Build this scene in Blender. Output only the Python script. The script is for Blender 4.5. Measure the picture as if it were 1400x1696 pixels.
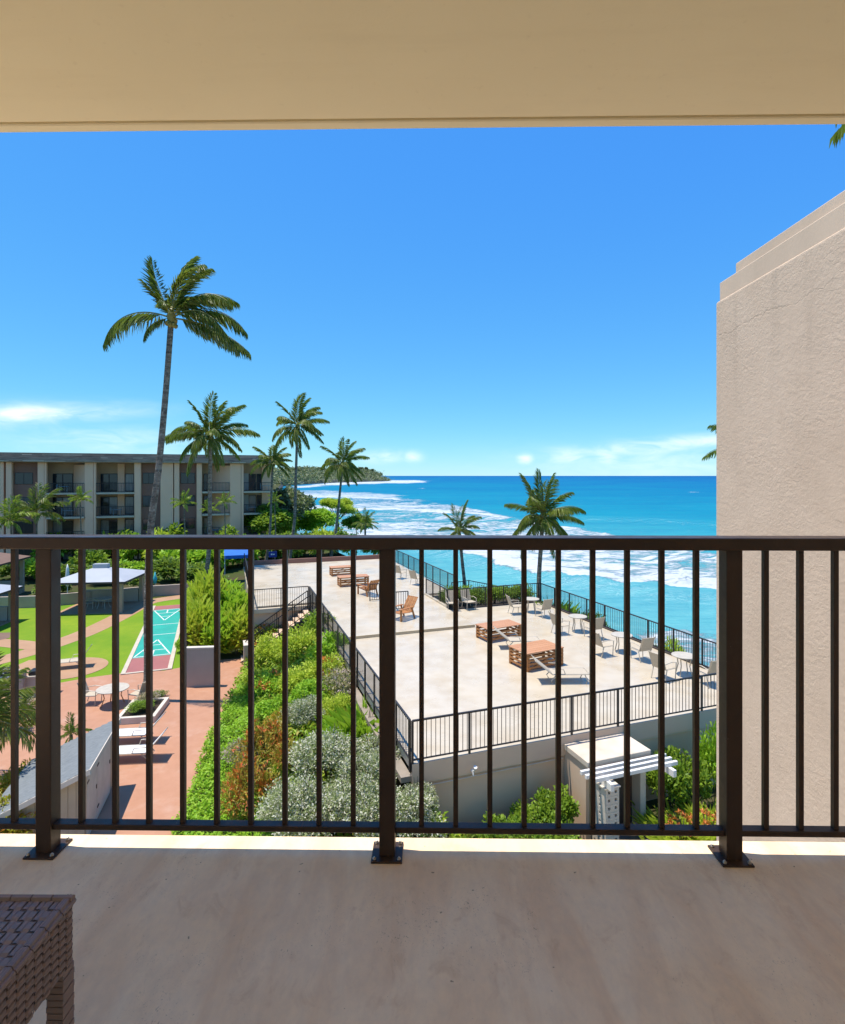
import bpy, bmesh, math, random
import numpy as np
from mathutils import Vector, Matrix

for o in list(bpy.data.objects):
    bpy.data.objects.remove(o)
scene = bpy.context.scene
COL = scene.collection
R = math.radians

# ------------------------------------------------------------------ camera
CAMZ, FPX, CX, HY = 9.6, 918.0, 700.0, 788.0       # eye height above the garden, metres
cam = bpy.data.cameras.new('camera')
cam_ob = bpy.data.objects.new('camera', cam)
COL.objects.link(cam_ob)
cam_ob.location = (0, 0, CAMZ)
cam_ob.rotation_euler = (R(90), 0, 0)
cam.sensor_fit = 'VERTICAL'
cam.sensor_height = 24.0
cam.lens = 24.0 * FPX / 1696.0
cam.shift_y = -(848.0 - HY) / 1696.0
cam.clip_start = 0.05
cam.clip_end = 90000
scene.camera = cam_ob

# ------------------------------------------------------------------ light
SUN_EL, SUN_AZ = 76.0, -82.0                        # azimuth from +Y, clockwise
SUN_DIR = Vector((math.cos(R(SUN_EL)) * math.sin(R(SUN_AZ)), math.cos(R(SUN_EL)) * math.cos(R(SUN_AZ)), math.sin(R(SUN_EL))))
sun = bpy.data.lights.new('sun', 'SUN')
sun.energy = 2.3
sun.angle = R(0.5)
sun.color = (1.0, 0.95, 0.86)
sun_ob = bpy.data.objects.new('sun', sun)
COL.objects.link(sun_ob)
sun_ob.location = (0, 0, 60)
sun_ob.rotation_euler = (-SUN_DIR).to_track_quat('-Z', 'Y').to_euler()

world = bpy.data.worlds.new('World')
scene.world = world
world.use_nodes = True
wn, wl = world.node_tree.nodes, world.node_tree.links
wn.clear()
w_out = wn.new('ShaderNodeOutputWorld')
w_bg = wn.new('ShaderNodeBackground')
w_bg.inputs['Strength'].default_value = 0.13
sky = wn.new('ShaderNodeTexSky')
sky.sky_type = 'NISHITA'
sky.sun_disc = False
sky.sun_elevation = R(SUN_EL)
sky.sun_rotation = R(SUN_AZ % 360)
sky.altitude = 2000
sky.air_density = 1.0
sky.dust_density = 0.0
sky.ozone_density = 4.0
SKY_GRADE = ((0.225, 1.0), (0.70, 0.66), (2.34, 0.13))
def wmath(op, a, b=None, c=None, clamp=False):
    n = wn.new('ShaderNodeMath')
    n.operation = op
    n.use_clamp = clamp
    for i, v in enumerate((a, b, c)):
        if v is None:
            continue
        if isinstance(v, (int, float)):
            n.inputs[i].default_value = v
        else:
            wl.new(v, n.inputs[i])
    return n.outputs[0]


# clear tropical sky: per channel response
g_sep = wn.new('ShaderNodeSeparateColor')
g_cmb = wn.new('ShaderNodeCombineColor')
wl.new(sky.outputs[0], g_sep.inputs[0])
for k, (gain, power) in enumerate(SKY_GRADE):
    wl.new(wmath('MULTIPLY', wmath('POWER', g_sep.outputs[k], power), gain), g_cmb.inputs[k])
w_tc = wn.new('ShaderNodeTexCoord')
w_sep = wn.new('ShaderNodeSeparateXYZ')
wl.new(w_tc.outputs['Generated'], w_sep.inputs[0])
w_az = wmath('ARCTAN2', w_sep.outputs[0], w_sep.outputs[1])
w_el = wmath('ARCSINE', w_sep.outputs[2])
w_cmb = wn.new('ShaderNodeCombineXYZ')
wl.new(w_az, w_cmb.inputs[0])
wl.new(wmath('MULTIPLY', w_el, 3.2), w_cmb.inputs[1])
w_noise = wn.new('ShaderNodeTexNoise')
w_noise.inputs['Scale'].default_value = 14
w_noise.inputs['Detail'].default_value = 7
w_noise.inputs['Roughness'].default_value = 0.58
w_noise.inputs['Distortion'].default_value = 0.6
wl.new(w_cmb.outputs[0], w_noise.inputs['Vector'])
# clouds low over the sea and land: azimuth, elevation, half widths, slope (radians), strength
CLOUDS = [(-0.64, 0.088, 0.14, 0.014, 0.10, 0.95), (-0.50, 0.055, 0.13, 0.022, 0.0, 0.42), (-0.80, 0.075, 0.22, 0.02, 0.05, 0.6),
          (-0.072, 0.034, 0.040, 0.010, 0.0, 0.75), (-0.018, 0.034, 0.016, 0.009, 0.0, 0.85), (0.184, 0.030, 0.014, 0.010, 0.0, 0.9),
          (0.255, 0.034, 0.045, 0.014, 0.0, 0.65), (0.325, 0.030, 0.022, 0.011, 0.0, 0.95), (0.36, 0.044, 0.11, 0.013, 0.05, 0.7),
          (0.46, 0.056, 0.13, 0.010, 0.05, 0.7), (0.40, 0.022, 0.22, 0.028, 0.0, 0.35), (0.8, 0.05, 0.25, 0.03, 0.0, 0.6),
          (1.4, 0.06, 0.3, 0.03, 0.0, 0.6), (2.3, 0.07, 0.4, 0.03, 0.0, 0.6), (-1.4, 0.07, 0.35, 0.03, 0.0, 0.6), (-2.4, 0.06, 0.4, 0.03, 0.0, 0.6)]
w_sum = None
for (a0, e0, sa, se, sl, st) in CLOUDS:
    da = wmath('SUBTRACT', w_az, a0)
    de = wmath('SUBTRACT', wmath('SUBTRACT', w_el, e0), wmath('MULTIPLY', da, sl))
    d = wmath('ADD', wmath('POWER', wmath('ABSOLUTE', wmath('DIVIDE', da, sa)), 2.0), wmath('POWER', wmath('ABSOLUTE', wmath('DIVIDE', de, se)), 2.0))
    m = wmath('MULTIPLY', wmath('POWER', 2.718, wmath('MULTIPLY', d, -1.0)), st)
    w_sum = m if w_sum is None else wmath('MAXIMUM', w_sum, m)
w_nn = wn.new('ShaderNodeMapRange')
w_nn.inputs['From Min'].default_value = 0.36
w_nn.inputs['From Max'].default_value = 0.68
wl.new(w_noise.outputs['Fac'], w_nn.inputs['Value'])
w_cl = wmath('MULTIPLY', w_sum, wmath('ADD', wmath('MULTIPLY', w_nn.outputs[0], 1.0), 0.28), clamp=True)
w_mix = wn.new('ShaderNodeMix')
w_mix.data_type = 'RGBA'
wl.new(wmath('MULTIPLY', w_cl, 0.85), w_mix.inputs[0])
wl.new(g_cmb.outputs[0], w_mix.inputs[6])
w_mix.inputs[7].default_value = (3.3, 3.6, 3.9, 1)
wl.new(w_mix.outputs[2], w_bg.inputs['Color'])
wl.new(w_bg.outputs[0], w_out.inputs['Surface'])

vs = scene.view_settings
vs.view_transform = 'Standard'
vs.look = 'None'
vs.gamma = 1.0
vs.exposure = 1.42
scene.cycles.use_denoising = True
scene.cycles.max_bounces = 8
scene.cycles.diffuse_bounces = 5
scene.cycles.transparent_max_bounces = 12
scene.cycles.sample_clamp_indirect = 8.0

# ------------------------------------------------------------------ helpers
A0 = Vector((-0.25, 13.86, 0.0))
TH = R(19.5)
U = Vector((math.cos(TH), math.sin(TH), 0))
V = Vector((-math.sin(TH), math.cos(TH), 0))


def T(u, v, z=0.0):
    return A0 + U * u + V * v + Vector((0, 0, z))


def gp(px, py, z=0.0):
    """point of the level z seen in this direction"""
    y = FPX * (CAMZ - z) / (py - HY)
    return Vector(((px - CX) / FPX * y, y, z))


def dp(px, py, y):
    return Vector(((px - CX) / FPX * y, y, CAMZ - (py - HY) / FPX * y))


def tag(o, label=None, cat=None, group=None, kind=None):
    for k, v in (('label', label), ('category', cat), ('group', group), ('kind', kind)):
        if v:
            o[k] = v
    return o


def empty(name, loc, rz=0.0, label=None, cat=None, group=None):
    o = bpy.data.objects.new(name, None)
    o.empty_display_size = 0.2
    COL.objects.link(o)
    o.location = loc
    o.rotation_euler = (0, 0, rz)
    return tag(o, label, cat, group)


def put(name, mesh, parent=None, loc=(0, 0, 0), rot=(0, 0, 0), sc=None):
    o = bpy.data.objects.new(name, mesh)
    COL.objects.link(o)
    o.location = loc
    o.rotation_euler = rot
    if sc is not None:
        o.scale = sc if not isinstance(sc, (int, float)) else (sc, sc, sc)
    o.parent = parent
    return o


class MB:
    """collects shapes and links them as one mesh object"""

    def __init__(self):
        self.v, self.f = [], []

    def add(self, vs, fs):
        n = len(self.v)
        self.v += [tuple(p) for p in vs]
        self.f += [tuple(i + n for i in f) for f in fs]
        return self

    def box(self, x0, x1, y0, y1, z0, z1):
        return self.add([(x0, y0, z0), (x1, y0, z0), (x1, y1, z0), (x0, y1, z0), (x0, y0, z1), (x1, y0, z1), (x1, y1, z1), (x0, y1, z1)],
                        [(0, 3, 2, 1), (4, 5, 6, 7), (0, 1, 5, 4), (1, 2, 6, 5), (2, 3, 7, 6), (3, 0, 4, 7)])

    def beam(self, a, b, w, h, up=(0, 0, 1)):
        a, b = Vector(a), Vector(b)
        d = (b - a).normalized()
        s = d.cross(Vector(up))
        if s.length < 1e-4:
            s = d.cross(Vector((1, 0, 0)))
        s.normalize()
        t = s.cross(d)
        s, t = s * w / 2, t * h / 2
        return self.add([a - s - t, a + s - t, a + s + t, a - s + t, b - s - t, b + s - t, b + s + t, b - s + t],
                        [(0, 1, 2, 3), (7, 6, 5, 4), (0, 4, 5, 1), (1, 5, 6, 2), (2, 6, 7, 3), (3, 7, 4, 0)])

    def tube(self, pts, radii, n=8, cap=True):
        pts = [Vector(p) for p in pts]
        if isinstance(radii, (int, float)):
            radii = [radii] * len(pts)
        base = len(self.v)
        ref = Vector((0, 0, 1))
        d0 = (pts[1] - pts[0]).normalized()
        if abs(d0.z) > 0.9:
            ref = Vector((1, 0, 0))
        for i, p in enumerate(pts):
            d = (pts[min(i + 1, len(pts) - 1)] - pts[max(i - 1, 0)]).normalized()
            s = d.cross(ref).normalized()
            t = s.cross(d)
            for k in range(n):
                a = 2 * math.pi * k / n
                self.v.append(tuple(p + (s * math.cos(a) + t * math.sin(a)) * radii[i]))
        for i in range(len(pts) - 1):
            for k in range(n):
                a, b = base + i * n + k, base + i * n + (k + 1) % n
                self.f.append((a, b, b + n, a + n))
        if cap:
            self.f.append(tuple(base + k for k in range(n))[::-1])
            self.f.append(tuple(base + (len(pts) - 1) * n + k for k in range(n)))
        return self

    def prism(self, poly, z0, z1):
        n = len(poly)
        vs = [(p[0], p[1], z0) for p in poly] + [(p[0], p[1], z1) for p in poly]
        fs = [tuple(range(n))[::-1], tuple(range(n, 2 * n))] + [(i, (i + 1) % n, (i + 1) % n + n, i + n) for i in range(n)]
        return self.add(vs, fs)

    def mesh(self, name, material, smooth=False, bevel=0.0, seg=1):
        me = bpy.data.meshes.new(name)
        me.from_pydata(self.v, [], self.f)
        if bevel > 0:
            bm = bmesh.new()
            bm.from_mesh(me)
            bmesh.ops.bevel(bm, geom=list(bm.edges), offset=bevel, segments=seg, affect='EDGES', profile=0.6, clamp_overlap=True)
            bm.to_mesh(me)
            bm.free()
        if material:
            me.materials.append(material)
        if smooth:
            me.polygons.foreach_set('use_smooth', [True] * len(me.polygons))
        me.update()
        return me

    def build(self, name, material, parent=None, loc=(0, 0, 0), rz=0.0, smooth=False, bevel=0.0, seg=1):
        return put(name, self.mesh(name, material, smooth, bevel, seg), parent, loc, (0, 0, rz))


def local(root, p):
    """world point in the frame of an unscaled empty turned about z"""
    d = Vector(p) - Vector(root.location)
    a = -root.rotation_euler[2]
    return Vector((d.x * math.cos(a) - d.y * math.sin(a), d.x * math.sin(a) + d.y * math.cos(a), d.z))


# ------------------------------------------------------------------ materials
class NT:
    def __init__(self, name):
        self.m = bpy.data.materials.new(name)
        self.m.use_nodes = True
        self.n, self.l = self.m.node_tree.nodes, self.m.node_tree.links
        self.b = self.n['Principled BSDF']
        self.tc = None

    def coord(self, kind='Object'):
        if self.tc is None:
            self.tc = self.n.new('ShaderNodeTexCoord')
        return self.tc.outputs[kind]

    def noise(self, scale, detail=5, rough=0.55, vec=None, stretch=None, dist=0.0):
        t = self.n.new('ShaderNodeTexNoise')
        t.inputs['Scale'].default_value = scale
        t.inputs['Detail'].default_value = detail
        t.inputs['Roughness'].default_value = rough
        t.inputs['Distortion'].default_value = dist
        vec = vec or self.coord()
        if stretch:
            mp = self.n.new('ShaderNodeMapping')
            mp.inputs['Scale'].default_value = stretch
            self.l.new(vec, mp.inputs['Vector'])
            vec = mp.outputs[0]
        self.l.new(vec, t.inputs['Vector'])
        return t.outputs['Fac']

    def rng(self, v, a, b, c=0.0, d=1.0):
        t = self.n.new('ShaderNodeMapRange')
        for k, x in zip(('From Min', 'From Max', 'To Min', 'To Max'), (a, b, c, d)):
            t.inputs[k].default_value = x
        self.l.new(v, t.inputs['Value'])
        return t.outputs[0]

    def mix(self, f, a, b, mode='MIX'):
        t = self.n.new('ShaderNodeMix')
        t.data_type = 'RGBA'
        t.blend_type = mode
        for i, x in ((0, f), (6, a), (7, b)):
            if isinstance(x, (int, float)):
                t.inputs[i].default_value = x
            elif isinstance(x, (tuple, list)):
                t.inputs[i].default_value = (*x[:3], 1)
            else:
                self.l.new(x, t.inputs[i])
        return t.outputs[2]

    def math(self, op, a, b=0.0, clamp=False):
        t = self.n.new('ShaderNodeMath')
        t.operation = op
        t.use_clamp = clamp
        for i, x in enumerate((a, b)):
            if isinstance(x, (int, float)):
                t.inputs[i].default_value = x
            else:
                self.l.new(x, t.inputs[i])
        return t.outputs[0]

    def ramp(self, v, stops):
        t = self.n.new('ShaderNodeValToRGB')
        e = t.color_ramp.elements
        while len(e) < len(stops):
            e.new(0.5)
        for k, (p, c) in enumerate(stops):
            e[k].position = p
            e[k].color = (*c[:3], 1)
        self.l.new(v, t.inputs[0])
        return t.outputs[0]

    def col(self, c):
        if isinstance(c, (tuple, list)):
            self.b.inputs['Base Color'].default_value = (*c[:3], 1)
        else:
            self.l.new(c, self.b.inputs['Base Color'])
        return self

    def bump(self, h, strength, dist):
        t = self.n.new('ShaderNodeBump')
        t.inputs['Strength'].default_value = strength
        t.inputs['Distance'].default_value = dist
        self.l.new(h, t.inputs['Height'])
        self.l.new(t.outputs[0], self.b.inputs['Normal'])
        return self

    def set(self, rough=0.6, spec=0.4, metal=0.0):
        self.b.inputs['Roughness'].default_value = rough
        self.b.inputs['Specular IOR Level'].default_value = spec
        self.b.inputs['Metallic'].default_value = metal
        return self


def simple(name, c1, c2=None, scale=4.0, rough=0.6, spec=0.35, metal=0.0, bump=0.0, bscale=40.0, bdist=0.01, stretch=None):
    t = NT(name).set(rough, spec, metal)
    if c2 is None:
        c2 = tuple(x * 0.82 for x in c1)
    t.col(t.mix(t.rng(t.noise(scale, stretch=stretch), 0.3, 0.7), c1, c2))
    if bump:
        t.bump(t.noise(bscale, 4), bump, bdist)
    return t.m


def leafmat(name, c1, c2, c3=None, rough=0.5, trans=0.42, accent=0.85):
    t = NT(name).set(rough, 0.35)
    g = t.n.new('ShaderNodeNewGeometry')
    oi = t.n.new('ShaderNodeObjectInfo')
    f = t.math('FRACT', t.math('ADD', g.outputs['Random Per Island'], t.math('MULTIPLY', oi.outputs['Random'], 0.37)))
    c = t.mix(f, c1, c2)
    if c3:
        c = t.mix(t.math('GREATER_THAN', g.outputs['Random Per Island'], accent), c, c3)
    t.col(c)
    tr = t.n.new('ShaderNodeBsdfTranslucent')
    lift = t.mix(0.5, c, (0.30, 0.42, 0.04))
    t.l.new(lift, tr.inputs['Color'])
    mx = t.n.new('ShaderNodeMixShader')
    mx.inputs[0].default_value = trans
    t.l.new(t.b.outputs[0], mx.inputs[1])
    t.l.new(tr.outputs[0], mx.inputs[2])
    t.l.new(mx.outputs[0], t.n['Material Output'].inputs['Surface'])
    return t.m


M = {}
# near balcony
t = NT('balcony_floor_paint').set(0.75, 0.12)
n1 = t.rng(t.noise(1.7, 6, 0.6), 0.32, 0.68)
streak = t.rng(t.noise(3.2, 5, 0.6, stretch=(2.6, 0.55, 1), dist=0.5), 0.42, 0.68)
fine = t.rng(t.noise(34, 4, 0.7, stretch=(1, 0.6, 1)), 0.35, 0.75)
scuff = t.rng(t.noise(95, 3, 0.8, dist=2.0, stretch=(1, 0.7, 1)), 0.60, 0.68)
patch = t.rng(t.noise(4.5, 4, 0.6), 0.47, 0.66)
blot = t.rng(t.noise(9, 5, 0.7, stretch=(1.3, 0.8, 1), dist=0.8), 0.56, 0.72)
speck = t.rng(t.noise(42, 2, 0.5), 0.74, 0.78)
c = t.mix(n1, (0.96, 0.69, 0.41), (0.97, 0.77, 0.52))
c = t.mix(t.math('MULTIPLY', streak, 0.6), c, (0.82, 0.53, 0.30))
c = t.mix(t.math('MULTIPLY', fine, 0.26), c, (0.55, 0.42, 0.32))
c = t.mix(t.math('MULTIPLY', blot, 0.5), c, (0.70, 0.44, 0.25))
c = t.mix(t.math('MULTIPLY', t.math('MULTIPLY', scuff, patch), 0.8), c, (0.24, 0.15, 0.09))
c = t.mix(t.math('MULTIPLY', speck, 0.8), c, (0.20, 0.12, 0.07))
t.col(c)
t.bump(t.noise(60, 5, 0.6), 0.12, 0.004)
M['floor'] = t.m
t = NT('balcony_ceiling_paint').set(0.8, 0.2)
c = t.mix(t.rng(t.noise(0.9, 4, 0.6), 0.3, 0.7), (0.79, 0.695, 0.475), (0.75, 0.65, 0.435))
c = t.mix(t.rng(t.noise(3.0, 5, 0.65, stretch=(0.35, 2.5, 1)), 0.5, 0.72, 0, 0.35), c, (0.68, 0.58, 0.385))
c = t.mix(t.rng(t.noise(26, 4, 0.7), 0.62, 0.75, 0, 0.3), c, (0.60, 0.50, 0.33))
t.col(c)
t.bump(t.math('ADD', t.noise(140, 3), t.noise(18, 4, 0.6)), 0.12, 0.003)
M['ceiling'] = t.m
t = NT('rough_stucco').set(0.85, 0.15)
st1 = t.noise(5.0, 6, 0.65, stretch=(1, 1.0, 1.5), dist=1.2)
st2 = t.noise(22.0, 6, 0.65, stretch=(1, 1.0, 1.3), dist=0.5)
st3 = t.rng(t.noise(1.1, 4, 0.6), 0.35, 0.65, 0.25, 1.0)
hh = t.math('ADD', t.math('MULTIPLY', t.rng(st1, 0.35, 0.65), 0.30), t.math('MULTIPLY', t.math('MULTIPLY', t.rng(st2, 0.3, 0.75), st3), 0.9))
c = t.mix(t.rng(t.noise(0.8, 5, 0.65), 0.35, 0.65), (0.68, 0.515, 0.375), (0.61, 0.455, 0.325))
c = t.mix(t.rng(t.noise(2.2, 6, 0.7, stretch=(1, 1, 0.5)), 0.52, 0.72, 0, 0.35), c, (0.52, 0.385, 0.275))
sx_ = t.n.new('ShaderNodeSeparateXYZ')
t.l.new(t.coord(), sx_.inputs[0])
drip = t.math('MULTIPLY', t.rng(t.noise(3.2, 4, 0.7, stretch=(1, 1, 0.06)), 0.52, 0.70), t.rng(sx_.outputs[2], 9.2, 11.5, 0.0, 0.45))
c = t.mix(drip, c, (0.46, 0.35, 0.255))
wob = t.math('MULTIPLY', t.noise(2.5, 5, 0.7), 0.28)
line = t.math('ABSOLUTE', t.math('SUBTRACT', t.math('SUBTRACT', sx_.outputs[2], 11.02), wob))
crack = t.math('MULTIPLY', t.rng(line, 0.003, 0.010, 1.0, 0.0), t.rng(t.noise(1.7, 3), 0.42, 0.55))
c = t.mix(t.math('MULTIPLY', crack, 0.3), c, (0.30, 0.22, 0.15))
t.col(c)
t.bump(t.math('SUBTRACT', hh, t.math('MULTIPLY', crack, 0.3)), 0.30, 0.02)
M['stucco'] = t.m
M['stucco_smooth'] = simple('smooth_parapet_render', (0.66, 0.50, 0.36), (0.58, 0.44, 0.315), 2.5, 0.85, 0.2, bump=0.2, bscale=30, bdist=0.006, stretch=(1, 1, 0.25))
t = NT('rail_bronze_paint').set(0.42, 0.3)
t.col(t.mix(t.rng(t.noise(6, 4), 0.3, 0.7), (0.056, 0.031, 0.018), (0.070, 0.040, 0.024)))
c = t.mix(t.rng(t.noise(6, 4), 0.3, 0.7), (0.042, 0.025, 0.016), (0.054, 0.032, 0.021))
c = t.mix(t.rng(t.noise(14, 6, 0.75, stretch=(1, 1, 0.35)), 0.55, 0.78, 0, 0.5), c, (0.09, 0.062, 0.045))
c = t.mix(t.rng(t.noise(110, 3, 0.6), 0.70, 0.76, 0, 0.7), c, (0.20, 0.15, 0.12))
t.col(c)
t.l.new(t.rng(t.noise(9, 5, 0.7), 0.3, 0.7, 0.30, 0.58), t.b.inputs['Roughness'])
t.bump(t.noise(160, 3), 0.10, 0.001)
M['rail'] = t.m
M['bolt'] = simple('bolt_zinc', (0.55, 0.52, 0.48), None, 30, 0.35, 0.5, 0.9)
t = NT('wicker_strand').set(0.42, 0.5)
gi = t.n.new('ShaderNodeNewGeometry')
t.col(t.mix(gi.outputs['Random Per Island'], (0.15, 0.105, 0.09), (0.28, 0.205, 0.178)))
t.bump(t.noise(60, 2, stretch=(1, 12, 12)), 0.15, 0.001)
M['wicker'] = t.m
M['wicker_dark'] = simple('wicker_backing', (0.03, 0.022, 0.02), None, 10, 0.7)
# terrace
t = NT('terrace_deck_coating').set(0.30, 0.4)
dn = t.rng(t.noise(0.22, 5, 0.55), 0.3, 0.7)
dn2 = t.rng(t.noise(1.3, 6, 0.6), 0.4, 0.75)
t.col(t.mix(t.math('MULTIPLY', dn2, 0.75), t.mix(dn, (0.54, 0.45, 0.32), (0.57, 0.485, 0.365)), (0.45, 0.345, 0.215)))
t.l.new(t.rng(t.noise(0.6, 5), 0.3, 0.7, 0.15, 0.5), t.b.inputs['Roughness'])
M['deck'] = t.m
M['deck_edge'] = simple('deck_kerb', (0.56, 0.44, 0.27), (0.46, 0.36, 0.22), 1.5, 0.7)
M['twall'] = simple('terrace_wall_paint', (0.66, 0.47, 0.325), (0.61, 0.435, 0.30), 0.8, 0.85, 0.2, bump=0.15, bscale=20, bdist=0.01)
M['ledge'] = simple('weathered_ledge', (0.34, 0.28, 0.21), (0.22, 0.18, 0.14), 1.5, 0.9)
M['tdark'] = simple('dark_brown_paint', (0.07, 0.055, 0.045), None, 2, 0.6)
M['trail'] = simple('terrace_rail_paint', (0.035, 0.028, 0.026), None, 5, 0.45)
M['canopy_top'] = simple('canopy_roof_coating', (0.66, 0.56, 0.44), (0.56, 0.44, 0.32), 1.6, 0.75)
M['cream'] = simple('cream_paint', (0.66, 0.57, 0.46), None, 2, 0.7)
M['white'] = simple('white_paint', (0.78, 0.74, 0.68), (0.72, 0.68, 0.62), 4, 0.5)
M['door'] = simple('brown_door_paint', (0.085, 0.06, 0.05), None, 3, 0.5)
t = NT('orange_cedar').set(0.5, 0.4)
gi = t.n.new('ShaderNodeObjectInfo')
t.col(t.mix(t.rng(t.noise(3, 5, stretch=(0.3, 4, 4)), 0.3, 0.7), t.mix(gi.outputs['Random'], (0.42, 0.17, 0.045), (0.50, 0.23, 0.075)), (0.30, 0.11, 0.03)))
M['cedar'] = t.m
M['cedar_top'] = simple('cedar_table_top', (0.55, 0.27, 0.13), (0.48, 0.22, 0.10), 2, 0.45, stretch=(0.3, 3, 1))
M['sling'] = simple('sling_fabric', (0.50, 0.42, 0.31), (0.44, 0.365, 0.265), 20, 0.8)
M['frame_white'] = simple('cream_aluminium', (0.55, 0.475, 0.365), None, 6, 0.4)
# garden
t = NT('lawn_grass').set(0.9, 0.15)
g1 = t.rng(t.noise(0.18, 5, 0.6), 0.35, 0.65)
g2 = t.rng(t.noise(1.6, 6, 0.65), 0.3, 0.7)
g3 = t.noise(45, 3, 0.7)
c = t.mix(g1, (0.13, 0.25, 0.014), (0.28, 0.345, 0.02))
c = t.mix(t.rng(t.noise(0.6, 6, 0.7), 0.58, 0.72, 0, 0.45), c, (0.32, 0.30, 0.05))
c = t.mix(t.math('MULTIPLY', g2, 0.5), c, (0.12, 0.25, 0.014))
t.col(t.mix(t.math('MULTIPLY', t.rng(g3, 0.3, 0.7), 0.4), c, (0.10, 0.19, 0.012)))
t.bump(t.noise(30, 4, 0.7), 0.6, 0.05)
M['lawn'] = t.m
t = NT('pink_patio_concrete').set(0.6, 0.35)
p1 = t.rng(t.noise(0.35, 6, 0.6), 0.3, 0.7)
p2 = t.rng(t.noise(2.4, 6, 0.65), 0.4, 0.75)
c = t.mix(p1, (0.42, 0.205, 0.115), (0.46, 0.235, 0.14))
c = t.mix(t.math('MULTIPLY', p2, 0.6), c, (0.36, 0.165, 0.085))
t.col(t.mix(t.rng(t.noise(0.9, 5, 0.7), 0.55, 0.7, 0, 0.5), c, (0.50, 0.31, 0.22)))
M['patio'] = t.m
M['path'] = simple('orange_path_concrete', (0.42, 0.245, 0.135), (0.37, 0.205, 0.11), 1.2, 0.7)
M['soil'] = simple('planting_soil', (0.05, 0.035, 0.02), None, 5, 0.95)
M['kerb'] = simple('garden_kerb', (0.55, 0.47, 0.36), None, 2, 0.8)
M['teal'] = simple('teal_court_paint', (0.03, 0.36, 0.265), (0.03, 0.30, 0.23), 1.0, 0.5)
M['maroon'] = simple('maroon_court_paint', (0.36, 0.13, 0.11), (0.31, 0.11, 0.095), 1.0, 0.55)
M['line'] = simple('court_line_paint', (0.72, 0.74, 0.70), None, 5, 0.6)
M['gwall'] = simple('garden_wall_render', (0.44, 0.36, 0.29), (0.39, 0.32, 0.25), 1.2, 0.85)
M['shed_roof'] = simple('grey_slate_roofing', (0.21, 0.22, 0.215), (0.13, 0.14, 0.14), 5, 0.7, stretch=(1.2, 5, 1), bump=0.3, bscale=25)
M['shed_wall'] = simple('tan_board_siding', (0.46, 0.37, 0.25), (0.40, 0.32, 0.215), 2, 0.75)
M['pav_roof'] = simple('pavilion_roof_sheet', (0.42, 0.43, 0.44), (0.36, 0.37, 0.39), 0.8, 0.5)
M['post'] = simple('tan_post_paint', (0.36, 0.285, 0.20), None, 2, 0.8)
M['brown_roof'] = simple('brown_roof_sheet', (0.20, 0.12, 0.085), None, 1, 0.7)
M['steel'] = simple('grill_steel', (0.5, 0.5, 0.5), None, 5, 0.3, 0.5, 0.8)
M['black'] = simple('black_enamel', (0.02, 0.02, 0.02), None, 5, 0.4)
M['stone'] = simple('pale_stone_column', (0.48, 0.40, 0.30), (0.33, 0.27, 0.21), 9, 0.85, bump=0.4, bscale=14, bdist=0.03)
# building
M['bwall'] = simple('apartment_wall_paint', (0.95, 0.56, 0.35), (0.89, 0.515, 0.32), 0.5, 0.85)
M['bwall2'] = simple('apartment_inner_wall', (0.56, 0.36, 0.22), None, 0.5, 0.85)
M['bbrown'] = simple('brown_infill_panel', (0.30, 0.15, 0.105), (0.26, 0.13, 0.09), 0.8, 0.8)
M['bslab'] = simple('balcony_slab_paint', (0.66, 0.52, 0.37), None, 1, 0.8)
t = NT('roof_shakes').set(0.85, 0.2)
sh = t.noise(1.3, 6, 0.7, stretch=(0.6, 0.6, 7))
t.col(t.mix(t.rng(sh, 0.3, 0.7), (0.16, 0.10, 0.075), (0.50, 0.36, 0.26)))
t.bump(sh, 0.6, 0.1)
M['shake'] = t.m
t = NT('dark_window_glass').set(0.06, 0.5)
t.col((0.018, 0.026, 0.032))
M['glass'] = t.m
M['curtain'] = simple('pale_curtain', (0.5, 0.47, 0.42), None, 2, 0.9, stretch=(9, 9, 0.2))
M['blue'] = simple('blue_canvas', (0.015, 0.14, 0.50), None, 3, 0.7)
M['navy'] = simple('navy_sign_paint', (0.02, 0.045, 0.24), None, 3, 0.5)
M['tealcloth'] = simple('turquoise_canvas', (0.05, 0.42, 0.48), None, 3, 0.8)
M['whitecloth'] = simple('white_canvas', (0.72, 0.72, 0.70), None, 3, 0.8)
M['bluefab'] = simple('pale_blue_table', (0.30, 0.42, 0.46), None, 3, 0.6)
# plants
t = NT('palm_bark').set(0.9, 0.2)
b1 = t.noise(3.5, 6, 0.7, stretch=(1, 1, 1.6), dist=0.4)
t.col(t.mix(t.rng(b1, 0.35, 0.65), (0.10, 0.083, 0.062), (0.30, 0.26, 0.205)))
ringn = t.noise(1.0, 2, 0.5, stretch=(0.6, 0.6, 9), dist=0.3)
c = t.mix(t.rng(b1, 0.35, 0.65), (0.085, 0.068, 0.05), (0.29, 0.25, 0.195))
c = t.mix(t.rng(ringn, 0.52, 0.6, 0, 0.6), c, (0.07, 0.055, 0.042))
blotch = t.rng(t.noise(6, 5, 0.75, stretch=(1, 1, 1.3)), 0.56, 0.66, 0, 0.7)
t.col(t.mix(blotch, c, (0.42, 0.39, 0.32)))
t.bump(t.math('ADD', t.noise(9, 5, 0.7, stretch=(1, 1, 3)), ringn), 0.8, 0.04)
M['bark'] = t.m
M['bark2'] = simple('tree_bark', (0.13, 0.095, 0.065), (0.08, 0.06, 0.04), 4, 0.9, bump=0.5, bscale=12, bdist=0.03)
M['palm'] = leafmat('palm_leaflet', (0.12, 0.17, 0.025), (0.25, 0.30, 0.05), (0.20, 0.17, 0.05), 0.38, 0.30, 0.93)
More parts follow.
